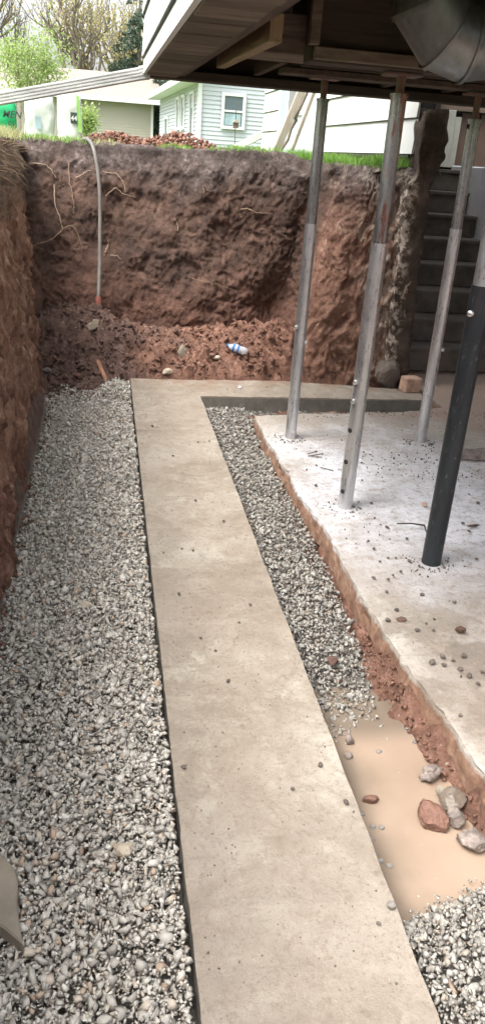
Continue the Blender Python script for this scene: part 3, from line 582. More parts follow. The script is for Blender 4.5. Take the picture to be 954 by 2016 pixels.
post(P3, .0345, 1.30, 1.86, 1.985, M['galv'], M['galvshade'], 'galvanised steel shoring post standing before the dark basement stairs', [(857, 687)], [(905, 247)])
post(P4, .043, 1.21, 1.95, 1.95, M['blacksteel'], M['galv'], 'thick black steel shoring post nearest the camera with a rusty foot', [(929, 615), (951, 574)], [], lean=(.0, 0))

# ------------------------------------------------------------------ the raised house
TL = lambda Y_: 2.0 + .017 * (Y_ - 5.55)     # house sags slightly towards us
hs = empty('raised_house', (.25, 5.55, 2.0)); tag(hs, 'white sided house jacked up on steel posts above its new footing', 'house')
Y0, Y1, X0, X1 = 1.2, 5.62, .25, 5.5
def siding_x(mb, x, ya, yb, z0, n, ex=.226, first=None, tilt=True, thick=.012):   # courses on the plane x, facing -x
    z = z0
    for i in range(n):
        h = first if (i == 0 and first) else ex
        ta, tb = (.017 * (ya - 5.55), .017 * (yb - 5.55)) if tilt else (0, 0)
        mb.hexa([(x - thick - .008, ya, z + ta), (x, ya, z + ta), (x, yb, z + tb), (x - thick - .008, yb, z + tb), (x - .004, ya, z + h + ta), (x, ya, z + h + ta), (x, yb, z + h + tb), (x - .004, yb, z + h + tb)]); z += h
    return z
s_ = MB(); siding_x(s_, X0, Y0, Y1, 2.015, 10, .226, .105); s_.build('siding', M['white_siding'], hs)
s_ = MB(); z = 2.015 + .105
for i in range(9):
    s_.hexa([(X0 - .016, Y0, z - .007 + .017 * (Y0 - 5.55)), (X0 - .002, Y0, z - .007 + .017 * (Y0 - 5.55)), (X0 - .002, Y1, z - .007), (X0 - .016, Y1, z - .007), (X0 - .016, Y0, z - .001 + .017 * (Y0 - 5.55)), (X0 - .002, Y0, z - .001 + .017 * (Y0 - 5.55)), (X0 - .002, Y1, z - .001), (X0 - .016, Y1, z - .001)]); z += .226
s_.build('siding_shadow_strip', M['lap_shade'], hs)  # dark strips draw the shadow under each lap
# sill underside: short crosswise boards
sb = MB(); y = Y0
while y < Y1 - .06:
    h = random.uniform(.13, .19); zz = TL(y) + .012 + random.uniform(-.004, .004); y2 = min(y + h, Y1 - .055); sb.box(X0 + .002, X0 + .19 + random.uniform(-.003, .003), y + .002, y2 - .003, zz, zz + .03); y += h
sb.build('sheathing_board', M['wood_board'], hs, bevel=.003)
f_ = MB(); f_.hexa([(X0 + .001, Y0, TL(Y0) + .03), (X0 + .03, Y0, TL(Y0) + .03), (X0 + .03, Y1, TL(Y1) + .03), (X0 + .001, Y1, TL(Y1) + .03), (X0 + .001, Y0, 4.15), (X0 + .03, Y0, 4.15), (X0 + .03, Y1, 4.15), (X0 + .001, Y1, 4.15)])
f_.build('outer_wall', M['wood_dark'], hs)
w_ = MB(); w_.box(X0 + .03, X1, Y1 - .10, Y1 - .002, 2.27, 4.15); w_.build('end_wall', M['wood_dark'], hs)
r_ = MB(); r_.box(X0 + .0, X1, Y1 - .15, Y1, 2.004, 2.055); r_.box(X0 + .035, X1, Y1 - .05, Y1 - .005, 2.057, 2.27); r_.build('rim_beam', M['wood_dark'], hs, bevel=.004)
d_ = MB(); y = Y0
while y < Y1 - .11:
    d_.box(X0 + .03, X1, y, min(y + .138, Y1 - .11), 2.285, 2.31); y += .14
d_.build('floor_deck', M['wood_dark'], hs)
j_ = MB(); j_.hexa([(X0 + .195, Y0, TL(Y0) + .02), (X0 + .235, Y0, TL(Y0) + .02), (X0 + .235, Y1 - .16, TL(Y1) + .02), (X0 + .195, Y1 - .16, TL(Y1) + .02), (X0 + .195, Y0, 2.28), (X0 + .235, Y0, 2.28), (X0 + .235, Y1 - .16, 2.28), (X0 + .195, Y1 - .16, 2.28)]); j_.build('joist', M['wood_y'], hs)
for xj in (.93, 1.34, 1.75, 2.16, 2.57, 2.98, 3.4, 3.8, 4.2, 4.6, 5.0):
    j_ = MB(); j_.box(xj - .02, xj + .02, 4.62, Y1 - .16, 2.06, 2.283); j_.build('joist', M['wood_y'], hs, bevel=.003)
    j_ = MB(); j_.box(xj - .02, xj + .02, 3.56, 4.42, 2.06, 2.283); j_.build('joist', M['wood_y'], hs, bevel=.003)
n_ = MB(); n_.bar((.615, 4.75, 2.065), (.605, 3.2, 2.025), .05, .09); n_.build('joist', M['wood_new'], hs, bevel=.003)
g_ = MB(); g_.box(.98, X1, 4.46, 4.60, 2.035, 2.282); g_.build('girder', M['wood_dark'], hs, bevel=.006)
g_ = MB(); g_.box(1.0, X1, 4.425, 4.458, 2.045, 2.085); g_.box(.985, 1.03, 4.425, 4.458, 2.087, 2.282); g_.build('girder_trim', M['wood_board'], hs, bevel=.003)
g_ = MB(); g_.box(.90, X1, 4.47, 4.62, 2.003, 2.031); g_.build('sill_plate', M['wood_y'], hs, bevel=.003)
g_ = MB(); g_.box(.68, .98, 4.05, 4.09, 2.04, 2.20); g_.box(.66, .985, 4.09, 4.40, 2.04, 2.06); g_.build('blocking', M['wood_board'], hs, bevel=.003)
g_ = MB(); g_.box(.79, X1, 3.43, 3.55, 1.955, 2.282); g_.build('girder', M['wood_dark'], hs, bevel=.004)
g_ = MB(); g_.box(.80, X1, 3.395, 3.428, 1.962, 2.005); g_.build('girder_trim', M['wood_board'], hs, bevel=.003)
g_ = MB(); g_.box(.775, .815, 3.395, 3.428, 2.008, 2.282); g_.build('girder_trim', M['wood_board'], hs, bevel=.003)
g_ = MB(); g_.box(1.35, 1.50, 1.6, 3.38, 1.962, 2.028); g_.build('girder', M['wood_dark'], hs, bevel=.004)
rf = MB(); rf.box(X0 - .3, X1 + .3, Y0 - .1, Y1 + .3, 4.15, 4.3); rf.build('roof', M['shingle'], hs)
# rear extension at yard level: long white sided wall seen obliquely
XE = 2.26
s_ = MB(); siding_x(s_, XE, 6.12, 9.25, 1.70, 9, .245, None, False); s_.build('extension_siding', M['white_siding'], hs); s_ = MB(); siding_x(s_, XE, 11.0, 12.4, 1.70, 9, .245, None, False); s_.build('extension_siding', M['white_siding'], hs)
for ya_, yb_ in ((6.12, 9.25), (11.0, 12.4)):
    s_ = MB(); z = 1.70
    for i in range(8): z += .245; s_.box(XE - .016, XE - .002, ya_, yb_, z - .010, z - .001)
    s_.box(XE - .014, XE - .002, ya_ + .08, yb_, 1.675, 1.70); s_.build('siding_shadow_strip', M['lap_shade'], hs)
s_ = MB(); s_.box(XE + .004, XE + .10, 6.35, 12.4, 1.70, 3.9); s_.box(XE + .1, X1, 12.3, 12.4, 1.5, 3.9); s_.build('extension_wall', M['wood_dark'], hs)
s_ = MB(); s_.box(XE - .012, XE, 9.25, 11.0, 1.62, 3.9); s_.build('extension_panel', M['blue_siding'], hs)
s_ = MB(); s_.box(XE - .05, XE - .013, 9.22, 9.32, 1.60, 3.9); s_.build('trim_post', M['white_trim'], hs)
s_ = MB(); s_.box(XE - .07, XE - .013, 10.9, 11.05, 1.60, 3.9); s_.build('corner_post', M['blue_post'], hs)
wi = MB(); wi.box(XE - .03, XE - .014, 9.9, 10.7, 2.08, 3.1); wo = wi.build('window', M['white_trim'], hs); gl = MB(); gl.box(XE - .034, XE - .031, 9.97, 10.63, 2.14, 3.03); gl.build('pane', M['glass'], wo, world=False)
s_ = MB(); s_.box(XE - .25, 2.95, 6.0, 9.1, 3.9, 4.0); s_.box(XE - .25, X1 + .2, 9.1, 12.6, 3.9, 4.0); s_.build('light_slot_roof', M['shingle'], hs)  # unseen roof keeps the stairs dark; slot added to light the stairwell wall
# stair-head: door frame, doors, header
s_ = MB(); s_.box(2.4, 3.60, 9.3, 9.34, 1.62, 3.9); s_.build('stair_head_shade', M['dark'], hs)  # solid near-black panel paints the shade of the unlit opening
s_ = MB(); s_.box(3.66, 3.78, 9.1, 9.28, 1.64, 2.21); s_.box(3.785, 3.87, 9.14, 9.28, 1.64, 2.15); s_.build('door_frame', M['doorframe'], hs, bevel=.004)
s_ = MB(); s_.box(3.60, 5.3, 9.12, 9.28, 2.21, 2.40); s_.build('door_header', M['wood_board'], hs)
for a_, b_ in ((3.89, 4.10), (4.12, 4.9)):
    s_ = MB(); s_.box(a_, b_, 9.2, 9.24, 1.64, 2.20); s_.build('door', M['door'], hs, bevel=.003)
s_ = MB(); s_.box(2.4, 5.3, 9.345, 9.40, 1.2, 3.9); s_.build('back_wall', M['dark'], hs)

# stairs
st = empty('basement_stairs', (2.5, 6.05, 0)); tag(st, 'dark concrete basement stairs climbing away under the house', 'stairs')
for i in range(9):
    zt = 1.615 - .2 * i; y = 8.29 - .28 * i
    if zt < .05: break
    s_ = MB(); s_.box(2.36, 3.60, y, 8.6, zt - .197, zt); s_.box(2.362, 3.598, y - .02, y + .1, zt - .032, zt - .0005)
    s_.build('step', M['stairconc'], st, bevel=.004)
s_ = MB(); s_.box(2.36, 5.3, 8.61, 9.29, 1.5, 1.618); s_.build('landing', M['stairconc'], st)
s_ = MB(); s_.box(3.61, 3.90, 5.6, 8.6, 0, 1.66); o = s_.build('stairwell_wall', M['whitewall'], bevel=.01); tag(o, 'whitewashed masonry wall on the right side of the stairs', 'wall')
# broken old foundation wall on the left of the stairs
def rough_box(name, x0, x1, y0, y1, z0, z1, material, amp=.03, res=.035, f=6, fn=None):
    bm = bmesh.new(); V = {}
    nx_, ny_, nz_ = [max(1, int(round((b__ - a__) / res))) for a__, b__ in ((x0, x1), (y0, y1), (z0, z1))]
    def gv(i, j, k): 
        if (i, j, k) not in V: V[(i, j, k)] = bm.verts.new((x0 + (x1 - x0) * i / nx_, y0 + (y1 - y0) * j / ny_, z0 + (z1 - z0) * k / nz_))
        return V[(i, j, k)]
    for i in range(nx_):
        for j in range(ny_):
            for k in (0, nz_): bm.faces.new((gv(i, j, k), gv(i + 1, j, k), gv(i + 1, j + 1, k), gv(i, j + 1, k)))
    for i in range(nx_):
        for k in range(nz_):
            for j in (0, ny_): bm.faces.new((gv(i, j, k), gv(i + 1, j, k), gv(i + 1, j, k + 1), gv(i, j, k + 1)))
    for j in range(ny_):
        for k in range(nz_):
            for i in (0, nx_): bm.faces.new((gv(i, j, k), gv(i, j + 1, k), gv(i, j + 1, k + 1), gv(i, j, k + 1)))
    bmesh.ops.recalc_face_normals(bm, faces=bm.faces); P = np.array([v.co[:] for v in bm.verts]); 
    D = np.stack([fbm(P * f, 4, 3), fbm(P * f, 4, 23), fbm(P * f, 4, 43)], 1) * amp
    if fn is not None: D = D + fn(P)
    for v, d in zip(bm.verts, P + D): v.co = d
    me = bpy.data.meshes.new(name); bm.to_mesh(me); bm.free(); me.materials.append(material); me.polygons.foreach_set('use_smooth', np.ones(len(me.polygons), bool)); o = bpy.data.objects.new(name, me); C.objects.link(o); return o
def oldwall():
    m_ = mat('old_wall', (.2, .17, .14), .92); n = N(m_); a = n.ramp(n.noise(6, 8, .75), [(.3, (.025, .017, .012)), (.55, (.075, .052, .038)), (.75, (.17, .12, .09))])
    s = n.sep(); pm = n.math('MULTIPLY', n.rmap(n.math('ADD', s[0], n.math('MULTIPLY', n.noise(8, 5), .15)), 2.38, 2.30), n.math('MULTIPLY', n.rmap(s[2], 1.62, 1.5), n.rmap(n.noise(18, 6, .7), .45, .6))); c = n.mix(pm, a, (.55, .46, .38)); c = n.mix(n.rmap(n.noise(9, 4, .6), .70, .73), c, (.6, .58, .55))
    n.col(c); n.bump(n.noise(30, 7, .7), .8, .02); return m_
o = rough_box('old_foundation_wall', 2.20, 2.38, 5.90, 8.6, -.02, 2.0, oldwall(), .03, .03, 7, lambda P: np.stack([(.07 + .07 * (P[:, 1] > 6.2)) * sm(1.45, 1.6, P[:, 2]), .12 * (P[:, 2] / 2.0) * (P[:, 1] < 6.6) + 0 * P[:, 0], 0 * P[:, 0]], 1))
tag(o, 'broken dark foundation wall end standing between the earth bank and stairs', 'wall')

# ------------------------------------------------------------------ duct
du = empty('sheet_metal_duct', (1.25, 3.0, 2.1)); tag(du, 'big segmented galvanised duct elbow hanging under the house', 'duct')
dY = 3.0; cc = aty(932, 4, dY) + Vector((0, 0, .055)); ax_x = Vector((1, 0, 0)); rin, rad = .05, .125
def ring_pt(ang, rr_, th, cen=cc):    # elbow lies in the x-z plane, bulging towards lower left
    c0 = cen + Vector((math.cos(ang), 0, math.sin(ang))) * (rin + rad); d = Vector((math.cos(ang), 0, math.sin(ang)))
    return c0 + d * math.cos(th) * rr_ + Vector((0, 1, 0)) * math.sin(th) * rr_
angs = [R(a) for a in (168, 205, 242, 268, 292)]; SEG = 40
def gore(a0, a1, rr_):
    mb = MB(); vs = [ring_pt(a, rr_, 2 * math.pi * k / SEG) for a in (a0, a1) for k in range(SEG)]
    return mb.add(vs, [(k, (k + 1) % SEG, SEG + (k + 1) % SEG, SEG + k) for k in range(SEG)])
for a0, a1 in zip(angs, angs[1:]): gore(a0, a1, rad).build('gore', M['duct'], du, True)
for a in angs: gore(a - R(1.6), a + R(1.6), rad + .005).build('seam', M['duct'], du, True)
# straight run up through the floor and the run leaving to the right
t = MB(); a = angs[0]; tdir = Vector((-math.sin(a), 0, math.cos(a))); tdir = -tdir if tdir.z < 0 else tdir; c0 = cc + Vector((math.cos(a), 0, math.sin(a))) * (rin + rad); t.tube([c0, c0 + tdir * .28], rad - .002, SEG); t.build('riser', M['duct'], du, True)
t = MB(); a = angs[-1]; tdir = Vector((-math.sin(a), 0, math.cos(a))); tdir = -tdir if tdir.x < 0 else tdir; c1 = cc + Vector((math.cos(a), 0, math.sin(a))) * (rin + rad); t.tube([c1, c1 + tdir * .05, c1 + tdir * .06 + Vector((0, 0, -.01)), c1 + tdir * .9 + Vector((0, .2, -.12))], [rad - .004, rad - .004, rad + .02, rad + .02], SEG); t.build('branch', M['galv'], du, True)
t = MB(); t.tube([c1 - tdir * .012, c1 + tdir * .012], rad + .007, SEG); t.build('collar', M['screw'], du, True)

# ------------------------------------------------------------------ downspout
ds = empty('downspout', (.24, 5.5, 2.0)); tag(ds, 'ribbed silver downspout running from the house corner over the pit to the left', 'downspout')
def ribbed(a_, b_, w=.08, h=.068):
    a_, b_ = Vector(a_), Vector(b_); d = (b_ - a_).normalized(); yv = Vector((0, 1, 0)); zv = yv.cross(d) * -1; zv = zv if zv.z > 0 else -zv
    prof = []; n_ = 4
    for k in range(n_):
        z0 = -h / 2 + h * k / n_; prof += [(-w / 2, z0 + .001), (-w / 2 - .006, z0 + .004), (-w / 2 - .006, z0 + h / n_ - .006), (-w / 2, z0 + h / n_ - .003)]
    prof += [(-w / 2, h / 2), (w / 2, h / 2), (w / 2, -h / 2), (-w / 2, -h / 2)]
    mb = MB(); n2 = len(prof); vs = [p + yv * u + zv * v_ for p in (a_, b_) for u, v_ in prof]
    return mb.add(vs, [(i, (i + 1) % n2, n2 + (i + 1) % n2, n2 + i) for i in range(n2)] + [tuple(range(n2)), tuple(range(n2, 2 * n2))])
pa, pb = aty(283, 143, 5.46), aty(0, 194, 5.46); d = pb - pa
ribbed(pa + Vector((.03, 0, .004)), pa + d * 2.1).build('pipe', M['alu'], ds)
ribbed(pa + Vector((.03, 0, .004)), pa + d * .03, .084, .074).build('joint', M['alu'], ds)

# ------------------------------------------------------------------ conduit, stake, bottle, roots
h_ = empty('conduit', (-.05, 6.6, .3)); tag(h_, 'grey conduit hanging down the far earth bank from the yard', 'conduit')
pts = [Vector(p) for p in ((-.24, 7.5, 1.59), (-.18, 7.2, 1.635), (-.12, 7.0, 1.635), (-.075, 6.88, 1.54), (-.040, 6.80, 1.28), (-.042, 6.66, .80), (-.055, 6.50, .50))]
def spl(p, n_=8):
    out = []
    for i in range(len(p) - 1):
        p0, p1, p2, p3 = p[max(i - 1, 0)], p[i], p[i + 1], p[min(i + 2, len(p) - 1)]
        for k in range(n_):
            t_ = k / n_; out.append(.5 * ((2 * p1) + (p2 - p0) * t_ + (2 * p0 - 5 * p1 + 4 * p2 - p3) * t_ ** 2 + (3 * p1 - p0 - 3 * p2 + p3) * t_ ** 3))
    return out + [p[-1]]
t = MB(); t.tube(spl(pts), .0155, 12); t.build('tube', M['hose'], h_, True)
t = MB(); t.tube([(-.055, 6.50, .505), (-.054, 6.485, .44)], .024, 12); t.build('tape', M['tape'], h_, True)
t = MB(); t.tube([(-.054, 6.485, .44), (-.058, 6.42, .22)], .017, 12); t.build('core', M['hose_dark'], h_, True)
s_ = MB(); s_.bar(atz(217, 771, -.05), aty(192, 711, 5.95), .045, .03, (1, 0, 0)); tag(s_.build('wooden_stake', M['wood_red'], bevel=.004), 'reddish wooden stake leaning in the soil at the gravel edge', 'stake')
s_ = MB(); s_.bar(aty(183, 765, 5.72), aty(207, 762, 5.72), .012, .012); tag(s_.build('stick', M['wood_red']), 'short thin red stick lying across the gravel next to the stake', 'stick')
s_ = MB(); yb = floor_hit(183, 650, .02).y - .03; pp = [aty(x, y, yb) for x, y in [(171, 640), (180, 636), (184, 629), (195, 630), (193, 640), (186, 648), (176, 650)]]
s_.add(pp + [p + Vector((0, .012, 0)) for p in pp], [tuple(range(7)), tuple(range(7, 14))] + [(i, (i + 1) % 7, 7 + (i + 1) % 7, 7 + i) for i in range(7)]); tag(s_.build('paper_scrap', M['rock']), 'crumpled cream scrap below the end of the conduit', 'scrap')
# bottle
bo = empty('plastic_bottle', (1.06, 6.3, .16)); tag(bo, 'clear plastic water bottle with blue label lying on red clay', 'bottle')
A, Bv = floor_hit(446, 682, .045), floor_hit(481, 694, .045); Bv = A + (Bv - A).normalized() * .17; A.z += .01; Bv.z += .01; d = (Bv - A); 
def bseg(t0, t1, rs, name, m_):
    k_ = len(rs); mb = MB(); mb.tube([A + d * (t0 + (t1 - t0) * i / (k_ - 1)) for i in range(k_)], rs, 16); return mb.build(name, m_, bo, True)
m_ = mat('bottle_plastic', (.82, .86, .9), .12); n = N(m_); n.b.inputs['Transmission Weight'].default_value = .55; n.bump(n.noise(60, 3), .4, .004); M['plastic'] = m_
M['blue'] = m_simple('blue_label', (.05, .16, .45), .5, 0, .3, 40); M['whitelab'] = m_simple('white_label', (.45, .48, .52), .5, 0, .2, 40)
bseg(0, .08, [.015, .015], 'cap', M['blue']); bseg(.08, .3, [.012, .020, .031], 'shoulder', M['plastic']); bseg(.3, .62, [.0325, .0325, .0325], 'label_band', M['blue']); bseg(.40, .52, [.0330, .0330], 'label_stripe', M['whitelab']); bseg(.62, 1, [.032, .030, .032, .031, .022], 'body', M['plastic'])

# roots
def bank_pt(px, py, off=.0):
    "nearest point of the far bank along the sight line of a photo pixel"
    r0 = ray(px, py); r0 = r0 / np.linalg.norm(r0); V = BFV; w_ = V - [0, 0, H]; tt = w_ @ r0; dd = np.linalg.norm(w_ - tt[:, None] * r0, axis=1); k = np.argmin(dd + (tt < 0) * 9); p = V[k]; return Vector(p - r0 * (.02 + off))
BFV = BF.reshape(-1, 3)
rootl = [([(60, 322), (80, 321), (100, 330), (112, 352)], 'root_pale', 'root jutting at upper left of the far bank'), ([(137, 315), (140, 360), (144, 395), (146, 420)], 'root', 'thin root hanging straight down the far bank left of the conduit'),
 ([(106, 362), (108, 400), (118, 430), (121, 450), (100, 472), (62, 485)], 'root_pale', 'long forked root curving down then left on the far bank'), ([(121, 450), (140, 444), (150, 455), (158, 478), (163, 490)], 'root', 'fine root branching right from the long forked root'),
 ([(150, 350), (160, 345), (172, 338), (178, 336)], 'root_pale', 'short root poking up left of the conduit'), ([(203, 337), (232, 345), (245, 360), (246, 375)], 'root_pale', 'root arching right of the conduit near the top'),
 ([(208, 388), (225, 372), (245, 382), (268, 389)], 'root_pale', 'pale root bent like a roof right of the conduit'), ([(207, 495), (213, 482), (212, 470)], 'root_pale', 'short pale root stub right of the conduit low down'),
 ([(475, 413), (490, 411), (505, 418), (535, 419)], 'root', 'thick brown root stub on the middle of the far bank'), ([(218, 504), (230, 505), (240, 508)], 'root_pale', 'small level rootlet right of the conduit'),
 ([(400, 365), (403, 380), (402, 392)], 'root', 'tiny root hanging in the centre of the far bank'), ([(345, 430), (350, 440), (349, 455)], 'root_pale', 'thin pale root left of the bank centre'),
 ([(370, 545), (400, 555), (430, 562), (465, 575)], 'root', 'long low root pressed flat against the far bank')]
for pts_, mm, lab in rootl:
    P = spl([bank_pt(*p) for p in pts_], 5); n_ = len(P); P = [p + Vector((random.gauss(0, .003), random.gauss(0, .004), random.gauss(0, .003))) for p in P]
    t = MB(); t.tube(P, [.0042 * (1 - .7 * i / n_) * (1.7 if 'thick' in lab else 1) for i in range(n_)], 6); tag(t.build('root', M[mm], smooth=True), lab, 'root')
t = MB()
for i in range(230):      # fringe of fine roots at the top of the left bank and a few on the far bank
    k = random.random()
    if k < .7: Yr = random.uniform(3.2, 5.5); zr = 1.6 - abs(random.gauss(0, .16)); p = Vector((-.53, Yr, zr)); nrm = Vector((1, random.uniform(-.6, .4), random.uniform(-.5, .3)))
    else: q_ = BFV[random.randrange(len(BFV))]; p = Vector(q_); nrm = Vector((random.uniform(-1, 1), -.5, -.6)); 
    if k >= .7 and (p.z < .5 or p.z > 1.45): continue
    L_ = random.uniform(.03, .17) if k < .7 else random.uniform(.02, .09); P = [p - nrm * .03]; dv = nrm.normalized()
    for s2 in range(5): P.append(P[-1] + dv * L_ / 4); dv = (dv + Vector((random.gauss(0, .25), random.gauss(0, .25), random.gauss(-.08, .2)))).normalized()
    r0 = random.uniform(.0012, .0032); t.tube(P, [r0 * (1 - .15 * i2) for i2 in range(6)], 4)
tag(t.build('fine_roots', M['root']), 'fringe of fine tan roots sticking from the cut banks', 'roots', kind='stuff')

# ------------------------------------------------------------------ grass
def grass(name, spots, n, hmin, hmax, material, label):
    V = []; Fc = []; X_, Y_, Z_ = spots(n)
    a_ = RNG.uniform(0, 6.28, n); h_ = RNG.uniform(hmin, hmax, n); l_ = RNG.normal(0, .4, (n, 2)) * h_[:, None]; w_ = RNG.uniform(.0015, .0035, n)
    c_ = np.stack([X_, Y_, Z_], 1); dx = np.stack([np.cos(a_), np.sin(a_), 0 * a_], 1) * w_[:, None]
    mid = c_ + np.stack([l_[:, 0] * .35, l_[:, 1] * .35, h_ * .6], 1); tip = c_ + np.stack([l_[:, 0], l_[:, 1], h_], 1)
    V = np.stack([c_ - dx, c_ + dx, mid + dx * .7, mid - dx * .7, tip], 1).reshape(-1, 3); b_ = np.arange(n) * 5
    Fc = np.concatenate([np.stack([b_, b_ + 1, b_ + 2], 1), np.stack([b_, b_ + 2, b_ + 3], 1), np.stack([b_ + 3, b_ + 2, b_ + 4], 1)])
    return tag(mesh_np(name, V, Fc, material), label, 'grass', kind='stuff')
LIP = BF[:, -4:-1, :].reshape(-1, 3); LIPL = BL[:, -4:-1, :].reshape(-1, 3)
def lip_spots(arr, f, spread=.03):
    a_ = arr[f(arr)]
    def g_(n): i = RNG.integers(0, len(a_), n); p = a_[i] + RNG.normal(0, spread, (n, 3)) * [1, 1, .1]; return p[:, 0], p[:, 1], p[:, 2] - .01
    return g_
grass('grass', lip_spots(LIP, lambda a_: (a_[:, 0] > 1.42) & (vn(a_ * 6, 4) > -.35)), 3600, .025, .10, M['grass'], 'tall bright green grass on the bank under the white siding')
def far_spots(n): X_ = RNG.uniform(1.35, 2.2, n); return X_, RNG.uniform(7.1, 10, n), np.full(n, G)
grass('grass', far_spots, 5000, .05, .14, M['grass'], 'green lawn beside the white sided extension wall')
grass('grass', lip_spots(LIP, lambda a_: (a_[:, 0] > .45) & (a_[:, 0] < 1.45) & (vn(a_ * 5, 4) > 0.05)), 700, .015, .055, M['grass'], 'sparse green tufts before the clay pile')
grass('grass', lip_spots(LIP, lambda a_: (a_[:, 0] < -.12) & (vn(a_ * 5, 9) > -.3), .04), 1500, .015, .055, M['grass'], 'short green grass at the bank edge under the bags')
grass('grass', lip_spots(LIP, lambda a_: a_[:, 0] < .1, .04), 900, .015, .05, M['grass_dry'], 'dry yellow grass at the left end of the far bank')
grass('grass', lip_spots(LIPL, lambda a_: a_[:, 1] > 2.5, .05), 5000, .02, .06, M['grass_dry'], 'dry grass along the top of the left bank')
def yard(n): return RNG.uniform(-4, 3, n), RNG.uniform(7.3, 14, n), np.full(n, G)
grass('grass', yard, 6000, .03, .07, M['grass'], 'mown yard grass behind the excavation')

# clay pile on the yard
n = 5500; X = RNG.uniform(-.25, 1.2, n); Yv = RNG.normal(8.3, .22, n)
hgt = .13 * np.exp(-((X - .72) / .25) ** 2) + .085 * np.exp(-((X - .1) / .25) ** 2) + .05; zz = G + RNG.uniform(0, 1, n) * (hgt + .03) * np.exp(-((Yv - 8.3) / .35) ** 2) + .01
S = np.clip(RNG.gamma(1.6, .009, n), .005, .045)
tag(stones('clay_pile', np.stack([X, Yv, zz], 1), S, m_simple('pile_clay', (.21, .105, .075), .95, 0, .55, 9, .8, .01, 50)), 'long pile of red clay clods heaped on the yard edge', 'clay pile', kind='stuff')

# ------------------------------------------------------------------ bags on the yard
def bag(name, x0, x1, z1, y, dep, mt, label, lean=0, seed=0, cat='bag'):
    e = empty(name, ((x0 + x1) / 2, y, G)); tag(e, label, cat)
    xc = (x0 + x1) / 2; hw = (x1 - x0) / 2; nz_, na = 22, 40; V = []
    for i in range(nz_):
        t_ = i / (nz_ - 1); z_ = G - .02 + (z1 - G + .02) * t_; pin = 1 - .10 * abs(2 * t_ - 1) ** 4; dd = dep / 2 * (1 - .85 * max(0, (t_ - .75) / .25) ** 1.5)
        for k in range(na):
            a_ = 2 * math.pi * k / na; ca, sa = math.cos(a_), math.sin(a_); e_ = .6; V.append((xc + lean * t_ + hw * pin * math.copysign(abs(ca) ** e_, ca), y + dd * math.copysign(abs(sa) ** e_, sa), z_))
    V = np.array(V); V += np.stack([fbm(V * 9 + seed, 3, seed), fbm(V * 9 + seed, 3, seed + 3), 0 * V[:, 0]], 1) * .010
    Fq = [(i * na + k, i * na + (k + 1) % na, (i + 1) * na + (k + 1) % na, (i + 1) * na + k) for i in range(nz_ - 1) for k in range(na)]
    o = mesh_np('sack', V, Fq, mt, None, True); o.parent = e; o.matrix_parent_inverse = pinv(e); return e
def text(s, size, loc, mt, parent, name='lettering', rot=(math.pi / 2, 0, 0), ext=.001, sh=0):
    cu = bpy.data.curves.new(name, 'FONT'); cu.body = s; cu.size = size; cu.extrude = ext; cu.shear = sh; cu.offset = size * .02
    tmp = bpy.data.objects.new('tmp', cu); C.objects.link(tmp); bpy.context.view_layer.update(); me = bpy.data.meshes.new_from_object(tmp.evaluated_get(bpy.context.evaluated_depsgraph_get())); bpy.data.objects.remove(tmp)
    me.name = name; me.materials.clear(); me.materials.append(mt); o = bpy.data.objects.new(name, me); C.objects.link(o); o.parent = parent; o.matrix_parent_inverse = pinv(parent); o.location = loc; o.rotation_euler = rot; return o
M['gbag'] = m_simple('green_plastic', (.01, .33, .12), .4, 0, .12, 6); M['ink'] = mat('black_ink', (.03, .05, .04), .6); M['cbag'] = m_simple('clear_sack', (.52, .55, .52), .4, 0, .12, 9, .4, .01, 12); M['wbag'] = m_simple('white_sack', (.58, .60, .58), .45, 0, .12, 6, .4, .01, 12); M['lime'] = m_simple('lime_print', (.25, .46, .12), .5)
e = bag('plastic_sack', -1.5, -.765, 1.93, 8.0, .14, M['gbag'], 'bright green plastic sack at the far left beside a wooden lath', seed=2); text('MEN', .078, (-.880, 7.918, 1.775), M['ink'], e, sh=.25); text('Co', .045, (-.84, 7.918, 1.715), M['ink'], e, sh=.2)
s_ = MB(); s_.bar((-.735, 7.98, G), (-.742, 7.98, 1.99), .028, .02, (0, 1, 0)); tag(s_.build('wooden_lath', M['wood_grey']), 'thin wooden lath between the green sack and the clear sack', 'lath')
e = bag('plastic_sack', -.70, -.44, 2.02, 8.0, .17, M['cbag'], 'pale translucent sack standing between the green sack and white feed bag', seed=6); 
s_ = MB(); s_.box(-.60, -.55, 7.898, 7.902, 1.70, 1.80); s_.build('faint_print', M['curtain'], e)
e = bag('plastic_sack', -.42, -.20, 2.01, 8.0, .15, M['wbag'], 'white sack with green side stripe and black square numbered 44', lean=.0, seed=9); s_ = MB(); s_.box(-.295, -.238, 7.905, 7.915, 1.765, 1.855); s_.build('black_square', M['ink'], e); text('44', .055, (-.292, 7.900, 1.79), M['white_trim'], e)
s_ = MB(); s_.prism([(-.228, 1.70), (-.198, 1.70), (-.215, 1.98), (-.245, 2.0)], 'y', 7.905, 7.93); s_.build('green_stripe', M['lime'], e)
for i, z_ in enumerate((1.74, 1.72, 1.70)): text('---- ---', .02, (-.30, 7.905, z_), M['ink'], e, 'small_print') if False else None

